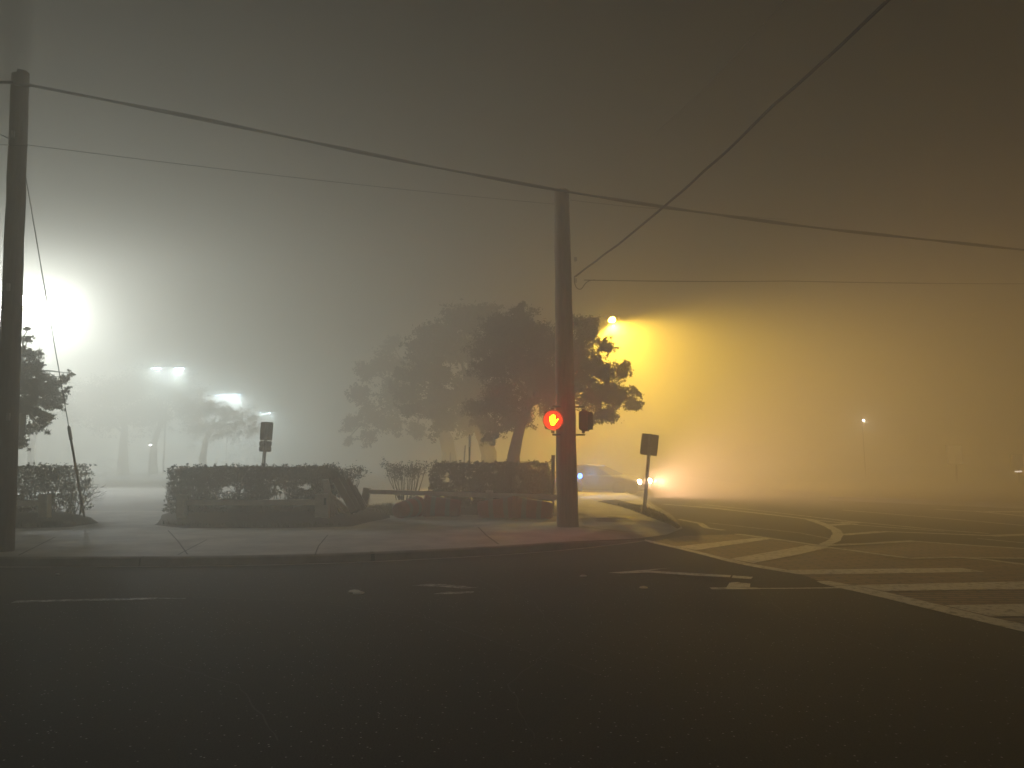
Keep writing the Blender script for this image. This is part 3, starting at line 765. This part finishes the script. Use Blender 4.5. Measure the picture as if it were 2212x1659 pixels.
def signal(c, yaw, lit, label):
    """Housing with rounded corners, egg-crate visor and, when lit, an added halo disc and ring, facing -Y before the yaw."""
    root = thing('pedestrian_signal', c, label, 'signal'); root.rotation_euler = (0, 0, yaw)
    def part(mb, name, m, **k):
        o = mb.build(name, m, None, **k); o.parent = root; o.location = (0,0,0); return o
    w, h, d = (.178, .19, .11) if lit else (.205, .225, .11)
    def rr(w, h, r, y, n=5):
        return [Vector((sx*(w-r) + r*math.cos(a), y, sz*(h-r) + r*math.sin(a))) for sx, sz, a0 in ((1,1,0),(-1,1,90),(-1,-1,180),(1,-1,270)) for a in [R(a0 + 90*i/n) for i in range(n+1)]]
    mb = MB(); prof = [(w*.82,h*.82,d),(w*.97,h*.97,d*.55),(w,h,0),(w,h,-d*.7)]
    rings = [rr(a, b, .05, y) for a, b, y in prof]; n = len(rings[0])
    mb.add([v for r_ in rings for v in r_], [(i*n+k, i*n+(k+1)%n, (i+1)*n+(k+1)%n, (i+1)*n+k) for i in range(3) for k in range(n)] + [tuple(range(n)), tuple(3*n+k for k in range(n))])
    part(mb, 'housing', M['dark'], smooth=True)
    if lit:    # ring added round the signal to catch red light as a round halo
        mb = MB(); n_ = 40; ring = []
        for (y, r_) in ((-d*.7-.10,.212),(-d*.7-.002,.20),(-d*.7-.002,.212),(-d*.7-.10,.222)):
            ring += [(r_*math.cos(2*math.pi*k/n_), y, r_*math.sin(2*math.pi*k/n_)) for k in range(n_)]
        mb.add(ring, [(i*n_+k, i*n_+(k+1)%n_, ((i+1)%4)*n_+(k+1)%n_, ((i+1)%4)*n_+k) for i in range(4) for k in range(n_)])
        part(mb, 'halo_ring', mat('orange signal hood', (.55,.16,.05), .6, 6, .15), smooth=True)
    mb = MB()
    for k in range(8): mb.box((-.17 + .34*k/7, -d*.7-.045, 0), (.003,.088,.30 if lit else .38))
    for k in range(9): mb.box((0, -d*.7-.046, -.18 + .36*k/8), (.36 if not lit else 2*math.sqrt(max(.0016, .185**2-(-.18 + .36*k/8)**2)),.086,.003))
    vz = part(mb, 'visor', M['dark'])
    if lit: mb = MB(); mb.prism([v + Vector((0,-d*.7-.001,0)) for v in rr(.198, .198, .196, 0, 8)], (0,-.003,0)); part(mb, 'lens', HALO_DISC)  # glowing disc added behind the hand in place of its halo
    mb = MB()
    for z, y in ((.245,.03),(-.245,.03)): mb = MB(); mb.lathe([(0,.035),(.05,.035)], (0, y, z - .025), (0,0,1), 14); part(mb, 'hub', M['dark'], smooth=True)
    if lit:
        mb = MB(); s = .235
        mb.prism([Vector((x*s, -d*.7-.097, (y-.47)*s)) for x, y in hand_outline()], (0, -.004, 0)); part(mb, 'hand_symbol', HAND)
    return root
s1c = at(1194, 908, pcb.y - .36)
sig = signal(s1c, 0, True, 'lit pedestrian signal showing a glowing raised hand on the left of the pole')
s2c = at(1263, 909, pcb.y + .02)
sg2 = signal(s2c, R(78), False, 'unlit pedestrian signal seen side on, bracketed to the right of the pole')
def bracket(root, c, target, z):
    mb = MB(); a = Vector(c) + Vector((0,.03,z)); b = Vector((target.x, target.y, c.z + z*1.05))
    mb.tube([a, Vector((a.x, a.y, b.z)), b], .02, 8)
    o = mb.build('bracket', M['dark'], None, smooth=True); o.parent = root; o.matrix_parent_inverse = Matrix.Translation(root.location).inverted() if not root.rotation_euler.z else (Matrix.Translation(root.location) @ Matrix.Rotation(root.rotation_euler.z, 4, 'Z')).inverted()
for rt_, c_ in ((sig, s1c), (sg2, s2c)):
    for z in (.29, -.29): bracket(rt_, c_, pcb, z)

# ------------------------------------------------------------------ signs seen from behind
def rrect(cx, cz, w, h, r, n=4):
    return [Vector((cx + sx*(w/2-r) + r*math.cos(a), 0, cz + sz*(h/2-r) + r*math.sin(a))) for sx, sz, a0 in ((1,1,0),(-1,1,90),(-1,-1,180),(1,-1,270)) for a in [R(a0 + 90*i/n) for i in range(n+1)]]
def sign(name, base, top, plates, label, yaw=0.0, roll=0.0, chan=True, group=None):
    root = thing(name, base, label, 'sign', group); ax = (top - base); L = ax.length
    rot = Vector((0,0,1)).rotation_difference(ax.normalized()).to_matrix().to_4x4() @ Matrix.Rotation(yaw, 4, 'Z')
    root.rotation_euler = rot.to_euler()
    def part(mb, nm, m, **k):
        o = mb.build(nm, m, None, **k); o.parent = root; o.location = (0,0,0); return o
    mb = MB()
    if chan:   # U-channel post
        mb.box((0,0.004,L/2), (.03,.006,L)); mb.box((-.026,-.008,L/2), (.006,.024,L)); mb.box((.026,-.008,L/2), (.006,.024,L)); mb.box((-.038,-.019,L/2), (.02,.004,L)); mb.box((.038,-.019,L/2), (.02,.004,L))
    else: mb.tube([(0,0,0),(0,0,L)], .03, 12)
    part(mb, 'post', M['steel'])
    for (z, w, h, kind) in plates:
        mb = MB()
        if kind == 'notched':
            pts = rrect(0, z, w, h, .03); q = []
            # bite a small notch out of each side at mid height
            R_, L_ = [p for p in pts], []
            pts = [Vector((w/2-.03,0,z+h/2)), Vector((-w/2+.03,0,z+h/2)), Vector((-w/2,0,z+h/2-.03)), Vector((-w/2,0,z+.03)), Vector((-w/2+.03,0,z)), Vector((-w/2,0,z-.03)), Vector((-w/2,0,z-h/2+.03)), Vector((-w/2+.03,0,z-h/2)),
                   Vector((w/2-.03,0,z-h/2)), Vector((w/2,0,z-h/2+.03)), Vector((w/2,0,z-.03)), Vector((w/2-.03,0,z)), Vector((w/2,0,z+.03)), Vector((w/2,0,z+h/2-.03))]
        else: pts = rrect(0, z, w, h, .035)
        mb.prism([p + Vector((0,.012,0)) for p in pts], (0,.004,0)); 
        if roll:
            c = Vector((0,0,z)); mb.v = [tuple(Matrix.Rotation(roll,3,'Y') @ (Vector(v)-c) + c) for v in mb.v]
        part(mb, 'plate', M['signback'])
        mb = MB(); 
        for dz in (.32, -.32): mb = MB(); mb.lathe([(0,.012),(.012,.01)], (0,-.02,z+dz*h), (0,-1,0), 8); part(mb, 'bolt', M['steel'])
    return root
Ys = 20.2
SG = 'parking signs behind the hedges'
b1 = at(562, 1104, Ys); b1.z = SW; tp = at(577, 911, Ys)
L1 = (tp - b1).length
sign('parking_sign', b1, tp, [(L1-.25,.335,.49,'plate'),(L1-.655,.335,.29,'notched')], 'back of two stacked sign plates on a post above the middle hedge', group=SG)
b2 = at(26, 1106, Ys); b2.z = SW; tp2 = at(43, 893, Ys); L2 = (tp2 - b2).length
sign('parking_sign', b2, tp2, [(L2-.25,.335,.49,'plate'),(L2-.62,.335,.29,'notched')], 'back of two stacked sign plates half hidden behind the split pole', group=SG)
b3 = gp(1391, 1105, SW); tp3 = at(1405, 937, b3.y)
L3 = (tp3 - b3).length
sign('road_sign', b3, tp3, [(L3-.30,.475,.585,'plate')], 'back of a square sign on a leaning post at the pavement corner', roll=R(1.5))

# ------------------------------------------------------------------ low fence
def fpost(px, pyb, pyt, w, label, lean=None, m='post', Y=None):
    b = gp(px, pyb, SW) if Y is None else at(px, pyb, Y); t = at(lean if lean else px, pyt, b.y); mb = MB()
    mb.bar(b - Vector((0,0,.05)), t, w, w*.9, up=Vector((0,1,0)), jitter=.05)
    return tag(mb.build('fence_post', M[m], origin=b, bevel=.012), label, 'fence post'), b, t
_, pb, _ = fpost(393, 1129, 1068, .20, 'short square fence post left of the long pale rail')
fpost(683.5+6, 1129, 1067, .17, 'upright fence post left of the slotted one')
_, pb2, _ = fpost(703, 1131.5, 1066, .17, 'upright slotted fence post beside the fan of broken planks')
mb = MB(); mb.box(at(702, 1083, pb2.y-.085), (.045,.02,.15)); o = mb.build('slot', M['joint']); 
so = bpy.data.objects['fence_post.002']; o.parent = so; o.location = -so.location
fpost(97, 1129, 1067, .21, 'short square fence post at left near the guy wire')
def rail(a, b, h, d, label, m='fence'):
    mb = MB(); mb.bar(a, b, d, h, jitter=.04); return tag(mb.build('fence_rail', M[m], origin=a), label, 'fence rail')
yf = pb.y + .02
rail(at(396,1086,yf), at(690,1085,yf-.05), .125, .07, 'long pale rail between the two upright fence posts')
rail(at(-60,1089,yf), at(95,1086,yf), .12, .07, 'pale rail reaching the left fence post from behind the split pole')
# right run behind the drums
fpost(787, 1090, 1054, .19, 'dark fence post leaning right beyond the broken planks', lean=793, m='fencedark', Y=20.5)
rail(at(798,1062,20.4), at(990,1067.5,19.9), .115, .07, 'rail behind the round end of the leftmost drum', 'fence')
rail(at(990,1068,19.85), at(1056,1070,19.7), .13, .07, 'short piece of rail left of the small post behind the drums', 'fence')
fpost(1057, 1100, 1060, .19, 'small fence post standing behind the lying drums', Y=19.55)
rail(at(1058,1070,19.6), at(1222,1075,19.1), .13, .07, 'rail behind the drums running to the signal pole', 'fence')
# broken planks fanned out from the slotted post
FG = 'broken fence planks fanned out beside the slotted post'
yb = pb2.y
fan = [((703,1036),(713,1128),.14,'widest pale plank of the broken fan, standing steepest'),
       ((706,1042),(722,1127),.11,'second pale plank of the broken fan beside the slotted post'),
       ((707,1052),(731,1122),.10,'third pale plank of the broken fan, tipped further right'),
       ((709,1062),(746,1116),.085,'slim pale plank in the middle of the broken fan'),
       ((716,1068),(756,1113),.08,'slim pale plank crossing the lower end of the broken fan'),
       ((722,1076),(770,1117),.075,'lowest pale stick of the broken fan, nearly flat')]
for k, (a, b, w, lb) in enumerate(fan):
    p, q = at(*a, yb + .15 + .05*k), gp(*b, SW); q.z = SW + .03
    q2 = at(b[0], b[1], q.y); mb = MB(); mb.bar(p, q2, w, .04, up=Vector((0,1,0)), jitter=.08, taper=.85)
    tag(mb.build('fence_plank', M['post'], origin=q2), lb, 'plank', FG)
dk = [((724,1034),(765,1106),.16,'dark plank leaning against the hedge end, leftmost of the dark ones'),
      ((737,1032),(775,1104),.15,'dark plank leaning against the hedge end, in the middle'),
      ((750,1036),(786,1100),.13,'dark plank leaning against the hedge end, rightmost of the long ones'),
      ((764,1050),(788,1094),.10,'short dark plank leaning nearest the tilted fence post')]
for k, (a, b, w, lb) in enumerate(dk):
    p, q = at(*a, yb + 1.25 + .1*k), at(*b, yb + .9 + .12*k); mb = MB(); mb.bar(p, q, w, .05, up=Vector((0,1,0)), jitter=.06)
    tag(mb.build('fence_plank', M['fencedark'], origin=q), lb, 'plank', 'dark planks leaning against the hedge end')
P4 = [gp(x, y, SW+.02) for x, y in ((771,1092),(786,1090),(813,1096),(777,1102))]
mb = MB(); mb.prism(P4, (0,0,.05)); tag(mb.build('fence_plank', M['post'], origin=P4[0]), 'pale broken board lying flat below the tilted fence post', 'plank')

# ------------------------------------------------------------------ traffic drums lying on their sides
def drum(foot, axis, label, scale=1.0):
    """Tapered drum with black rubber base ring and two pairs of pale bands; axis points from base to top."""
    axis = Vector(axis).normalized()
    c = Vector(foot)
    root = thing('traffic_drum', c, label, 'traffic drum', 'traffic drums lying in a row')
    r0, r1, Lh = .285*scale, .215*scale, .98*scale
    tilt = math.atan2(r0 - r1, Lh); ax = (axis + Vector((0,0,-math.tan(tilt)))).normalized(); st = c + Vector((0,0,r0))
    segs = [(0,0),(.10,0),(.20,1),(.24,0),(.34,0),(.44,1),(.48,0),(.58,0),(.68,1),(.72,0),(.95,0),(1.0,0)]
    prof, mis = [], []
    cuts = [0,.02,.16,.17,.30,.31,.42,.43,.56,.57,.70,.71,.92,.97,1.0]
    for q in cuts:
        r = r0 + (r1 - r0)*q
        if q > .94: r *= .93 - (q - .97)*3 if q > .975 else .96
        prof.append((q*Lh, r))
    mb = MB(); mb.lathe(prof, st, ax, 32); mb.build('shell', M['drum'], root, smooth=True)
    for (a, b) in ((.17,.30),(.57,.70)):
        mb = MB(); ra, rb = r0+(r1-r0)*a + .004, r0+(r1-r0)*b + .004
        mb.lathe([(a*Lh, ra-.006),(a*Lh+.001, ra),(b*Lh-.001, rb),(b*Lh, rb-.006)], st, ax, 32); mb.build('reflective_band', M['band'], root, smooth=True)
    mb = MB(); mb.lathe([(-.02,r0*.9),(-.02,r0*1.04),(.05,r0*1.06),(.07,r0*1.0)], st, ax, 32); mb.build('rubber_ring', M['drum'], root, smooth=True)
    return root
drum(gp(902,1114.5,SW) , (-.55,-1,0), 'leftmost lying traffic drum with its round end turned to the viewer', .86)
drum(gp(918,1115,SW), (1,.03,0), 'lying traffic drum right of the one turned end on', .92)
drum(gp(1112,1119,SW), (-1,.06,0), 'lying traffic drum with pale bands below the small fence post', .92)
drum(gp(1114,1120,SW), (1,-.08,0), 'rightmost lying traffic drum against the wooden signal pole', .92)

# small posts above the right hedge
def stake(a, b, r, Y, label, m, name='stake', cat='stake'):
    A_, B_ = at(*a, Y), at(*b, Y); A_.z = SW
    mb = MB(); mb.tube([A_, A_.lerp(B_, .5), B_], r, 8); return tag(mb.build(name, M[m], origin=A_), label, cat)
stake((996,1010),(1005,962), .018, 23, 'thin leaning stake above the drum-side hedge', 'steel')
stake((972,1010),(973,978), .02, 24, 'thin upright stake left of the leaning one', 'steel')
stake((1193,1060),(1195,983), .05, 20.3, 'short dark post at the right end of the drum-side hedge', 'fencedark', 'post', 'post')
t = thing('marker_post', Vector((at(1014,1010,22.8).x, 22.8, SW)), 'slim marker post with a pale upright strip above the hedge', 'marker')
mb = MB(); mb.tube([t.location, at(1014,938,22.8)], .025, 8); mb.build('post', M['dark'], t)
mb = MB(); c = at(1015.5, 953, 22.76); mb.box(c, (.055,.012,.33)); mb.build('strip', M['white'], t, bevel=.004)

# ------------------------------------------------------------------ lamps in the fog
def look(v): return Vector(v).normalized()
FLOODC = (0.90, 0.965, 1.0)
Yl = 37.0
fl_b = Vector((at(84, 700, Yl).x, Yl, SW))
fl = thing('floodlight_pole', fl_b, 'tall lot pole with two glaring white floodlights beside the split pole', 'floodlight')
ptop = at(84, 676, Yl)
MB().tube([fl_b, ptop], [.17,.12], 14).build('pole', M['dark'], fl, smooth=True)
mb = MB(); mb.bar(at(50,690,Yl), at(116,690,Yl), .12, .12); mb.build('crossarm', M['dark'], fl)
mb = MB(); mb.box(at(101,697,Yl-.25), (.35,.2,.5)); mb.build('control_box', M['dark'], fl)
mb = MB(); mb.box(at(102,724,Yl-.15), (.42,.1,.08)); mb.build('bracket', M['dark'], fl)
WH = emit('floodlight lens', (1.0, 0.96, 0.86), 260); WH2 = emit('cool floodlight lens', (0.93, 0.98, 1.0), 200)
for (px, py, w, mt, en, ang) in ((53,650,.95,WH,9500,(.3,-1,-.5)),(113,663,.75,WH2,9500,(.7,-.8,-.4))):
    c = at(px, py, Yl); aim = look((ang[0]*.6, -1, -.6)); q = aim.to_track_quat('-Z','Y').to_matrix()
    mb = MB()
    for s_, d_ in (((w, w*.62, .12), .11),): mb.box(c - aim*.09, s_, q)
    h = mb.build('lamp_head', M['dark'], fl, bevel=.03)
    mb = MB(); mb.box(c - aim*.02, (w*.9, w*.54, .02), q); ln = mb.build('lens', mt, h, origin=None); ln.location = (0,0,0)
    mb = MB(); mb.bar(at(px, 690, Yl), c - aim*.1, .05, .05); mb.build('yoke', M['dark'], fl)
    lamp('SPOT', c + aim*.1, en, FLOODC, fl, .3, ang, R(150), 1.0)

BL = (0.74, 0.89, 1.0)
LED = emit('led array', (0.40, 0.70, 1.0), 200)
LEDs = emit('dim led array', (0.5, 0.76, 1.0), 700)
def lotlamp(pxc, Y, heads, label):
    top = at(pxc, heads[0][1], Y); b = Vector((top.x, Y, SW)); t = thing('lot_light', b, label, 'lot light', 'led lights over the parking lot')
    MB().tube([b, top + Vector((0,0,.1))], [.07,.05], 10).build('pole', M['dark'], t, smooth=True)
    for (px, py, w, mt, en) in heads:
        c = at(px, py, Y); mb = MB(); mb.box(c + Vector((0,0,.09)), (w*1.1, .4, .08)); mb.bar(c + Vector((0,0,.12)), Vector((top.x, Y, c.z+.12)), .06, .06)
        h = mb.build('lamp_head', M['dark'], t)
        mb = MB()
        for k in range(3): mb = MB(); mb.box(c + Vector((w*(k-1)*.38, 0, .02)), (w*.14, .22, .05), Matrix.Rotation(R(18),3,'X')); ln = mb.build('led_panel', mt, h); ln.location = (0,0,0)
        if en: lamp('SPOT', c - Vector((0,0,.1)), en, BL, t, .2, (0,-.5,-.6), R(175), 1.0)
lotlamp(362, 62, [(340,796.5,.5,LEDs,3500),(387,797,.75,LED,7000)], 'led lot light with two heads above the ghostly oaks, nearest of its row')
lotlamp(493, 84, [(478,853,.9,LED,14000),(510,853,1.1,LED,24000)], 'led lot light with two bright heads in the middle of the far row')
lotlamp(578, 112, [(569,892,1.0,LEDs,14000),(588,892,.7,LEDs,14000)], 'farthest led lot light, just above the stacked sign plates')
# sodium street lamp behind the right oak
SOD = (1.0, 0.61, 0.07)
Yo = 37.0
c = at(1322, 690, Yo); b = Vector((at(1228, 900, Yo).x, Yo, SW))
sl = thing('street_lamp', b, 'yellow sodium street lamp shining over the oak crown', 'street lamp')
MB().tube([b, Vector((b.x, Yo, c.z - .6)), Vector((b.x + .25, Yo, c.z - .05)), Vector((b.x + .9, Yo, c.z + .16)), Vector((c.x - .2, Yo, c.z + .14))], [.11,.08,.06,.045,.04], 10).build('pole', M['steel'], sl, smooth=True)
mb = MB(); mb.lathe([(-.38,.05),(-.3,.12),(-.05,.19),(.2,.17),(.34,.07)], c + Vector((0,0,.11)), (1,0,.06), 18); hd = mb.build('lamp_head', M['steel'], sl, smooth=True)
mb = MB(); mb.lathe([(-.19,.03),(-.16,.12),(-.08,.18),(.03,.2)], c + Vector((0,0,.04)), (0,0,1), 20); ln = mb.build('lens', emit('sodium lens', (1.0, .58, .06), 500), hd, smooth=True); ln.location = (0,0,0)
lamp('SPOT', c - Vector((0,0,.2)), 16500, SOD, sl, .12, (.32,-.28,-1), R(144), .4)
# far lamps
def farlamp(px, py, Y, r, m, label, en=0, col=(1,1,1)):
    c = at(px, py, Y); b = Vector((c.x, Y, 0)); t = thing('street_lamp', b, label, 'street lamp')
    MB().tube([b, c + Vector((0,.2,.1))], [.035,.025], 8).build('pole', M['dark'], t)
    mb = MB(); mb.box(c + Vector((0,0,.1)), (r*3, r*2, .08)); h = mb.build('lamp_head', M['dark'], t)
    mb = MB(); mb.lathe([(-r,.3*r),(-.7*r,.75*r),(0,r),(.3*r,.6*r)], c, (0,0,1), 12); ln = mb.build('lens', m, h); ln.location = (0,0,0)
    if en: lamp('POINT', c - Vector((0,.3,.2)), en, col, t, .15)
farlamp(1865, 908, 52, .05, emit('far lamp lens', (1,.95,.82), 400), 'small distant white lamp over the junction at right', 110, (1,.93,.8))
farlamp(325, 960, 55, .06, emit('low lamp lens', (.9,.95,1), 120), 'tiny low white light beside the ghostly oak trunk', 60, (.9,.95,1))
# dim sign cabinets far across the junction
def cabinet(px, py, Y, w, h, col, st, label, bar=None):
    c = at(px, py, Y); b = Vector((c.x, Y, 0)); t = thing('lit_sign', b, label, 'sign')
    MB().tube([b, c], .05, 8).build('post', M['dark'], t)
    mb = MB(); mb.box(c + Vector((0,.12,0)), (w*1.1, .2, h*1.08)); mb.build('cabinet', M['dark'], t)
    mb = MB(); mb.box(c, (w, .03, h)); mb.build('panel', emit('sign panel ' + str(px), col, st), t)
    if bar: mb = MB(); mb.box(at(*bar, Y - .1), (.35,.05,.08)); mb.build('light_bar', emit('light bar', (1,.85,.7), 2.5), t)
cabinet(2064, 982, 42, .75, 1.0, (1,.72,.3), .1, 'dim glowing sign panel in the fog at far right')
cabinet(2199, 998, 40, .5, .75, (1,.9,.75), .04, 'small pale box with a thin light bar at the right edge', (2200,1018.5))

# ------------------------------------------------------------------ cars
def car(front, fwd, paint, lightm, lz, label, headw=1.3, spot=0, spotcol=(1,1,1), tilt=-.03, zs=1.0):
    """Saloon car; front = ground point under the middle of the bumper, fwd = heading."""
    fwd = Vector(fwd).normalized(); root = thing('car', (front.x, front.y, 0), label, 'car')
    root.rotation_euler = (0, 0, math.atan2(fwd.y, fwd.x))
    def part(mb, nm, m, par=None, **k):
        o = mb.build(nm, m, None, **k); o.parent = par or root; o.location = (0,0,0); return o
    W_ = .88
    prof = [(0,.30),(.02,.55),(-.06,.70),(-.5,.84),(-1.05,.93),(-1.35,.97),(-4.0,1.0),(-4.35,.98),(-4.5,.75),(-4.52,.35),(-4.4,.25),(-.1,.22)]
    # body as a loft across the width with tucked sides
    secs = [(-1,.93),(-.92,1.0),(.92,1.0),(1,.93)]; mb = MB(); n = len(prof); vs = []
    for y, s_ in secs:
        for x, z in prof: vs.append((x*s_ - (1-s_)*2.2, y*W_, (.25 + (z-.25)*s_)*zs))
    mb.add(vs, [(i*n+k, i*n+(k+1)%n, (i+1)*n+(k+1)%n, (i+1)*n+k) for i in range(3) for k in range(n)] + [tuple(range(n))[::-1], tuple(3*n+k for k in range(n))])
    part(mb, 'body', paint, smooth=True, bevel=.03)
    cab = [(-1.2,.95),(-2.0,1.40),(-2.5,1.46),(-3.2,1.43),(-4.05,.98)]; m_ = len(cab); mb = MB(); vs = []
    for y, zc in ((-1,0),(1,0)):
        for x, z in cab: vs.append((x, y*(.80 if z < 1 else .62), z*zs))
    mb.add(vs, [(k, k+1, m_+k+1, m_+k) for k in range(m_-1)] + [tuple(range(m_)), tuple(m_+k for k in range(m_))])
    part(mb, 'windows', M['glass'], bevel=.02)
    mb = MB(); mb.add([(-1.98,-.6,1.405*zs),(-2.5,-.62,1.475*zs),(-3.22,-.6,1.44*zs),(-3.22,.6,1.44*zs),(-2.5,.62,1.475*zs),(-1.98,.6,1.405*zs)], [(0,1,4,5),(1,2,3,4)]); 
    ro = part(mb, 'roof', paint); so_ = ro.modifiers.new('s','SOLIDIFY'); so_.thickness = .04
    for x in (-.85, -3.6):
        for y in (-.80, .80):
            mb = MB(); mb.lathe([(-.10,.22),(-.10,.29),(-.07,.315),(.07,.315),(.10,.29),(.10,.22)], (x, y, .315), (0,1,0), 20); w = part(mb, 'wheel', M['tyre'], smooth=True)
            mb = MB(); mb.lathe([(-.105,.05),(-.105,.2),(.105,.2),(.105,.05)], (x, y, .315), (0,1,0), 16); part(mb, 'rim', M['rim'], w)
    for y in (-headw/2, headw/2):
        mb = MB(); mb.lathe([(-.05,.10),(0,.095),(.035,.07),(.05,.02)], (.0, y, lz), (1, .0, 0), 14); part(mb, 'headlight', lightm, smooth=True)
        if spot:
            l = lamp('SPOT', (0,0,0), spot, spotcol, None, .07, None, R(120), 1.0); l.parent = root; l.location = (.12, y, lz)
            l.rotation_euler = Vector((1, 0, tilt)).to_track_quat('-Z','Y').to_euler()
    return root
HL = emit('warm headlight', (1.0, .66, .42), 300); HB = emit('blue headlight', (.05, .17, 1.0), 22)
hm = (at(1377,1040,32) + at(1410,1040,32)) / 2
car(Vector((hm.x, hm.y, 0)), (.88,-.475,0), M['carpaint'], HL, hm.z, 'dim car with warm white headlights turning at the corner behind the square sign', 1.35, 2800, (1,.56,.36), .05, .86)
bm_ = at(1254, 1028, 30.2)
car(Vector((bm_.x - .43, bm_.y - .49, 0)), (.75,-.66,0), M['carpaint2'], HB, bm_.z, 'grey car with a blue headlight showing at the edge of the signal pole', 1.3, 260, (.14,.42,1), .16, .97)
mk = at(1333, 1039, 31.2)
mb = MB(); mb.box(mk, (.04,.03,.1)); mb.bar(Vector((mk.x, mk.y+.04, 0)), mk + Vector((0,.04,.06)), .05, .05)

# ------------------------------------------------------------------ fog, night sky, render settings
hz = MB(); hz.box((0, 70, 4.9), (290, 256, 12.0))
hm_ = bpy.data.materials.new('fog'); hm_.use_nodes = True; nt = hm_.node_tree; nt.nodes.clear()
pv = nt.nodes.new('ShaderNodeVolumePrincipled'); oo = nt.nodes.new('ShaderNodeOutputMaterial')
pv.inputs['Color'].default_value = (0.96, 0.94, 0.83, 1); pv.inputs['Density'].default_value = 0.041; pv.inputs['Anisotropy'].default_value = 0.36
pv.inputs['Density Attribute'].default_value = ''
nt.links.new(pv.outputs[0], oo.inputs['Volume'])
tag(hz.build('haze', hm_), 'thick night fog filling the whole street', 'fog', kind='stuff')

w = bpy.data.worlds.new('World'); S.world = w; w.use_nodes = True
bg = w.node_tree.nodes['Background']; bg.inputs['Color'].default_value = (0.034, 0.030, 0.016, 1); bg.inputs['Strength'].default_value = 0.1

S.view_settings.view_transform = 'Standard'; S.view_settings.look = 'None'; S.view_settings.exposure = 0.5; S.view_settings.gamma = 1
S.render.engine = 'CYCLES'; cy = S.cycles
cy.use_denoising = True; cy.denoiser = 'OPENIMAGEDENOISE'
cy.max_bounces = 12; cy.volume_bounces = 4; cy.diffuse_bounces = 3; cy.glossy_bounces = 2; cy.transmission_bounces = 3
cy.sample_clamp_indirect = 2.0; cy.caustics_reflective = False; cy.caustics_refractive = False
cy.use_light_tree = True
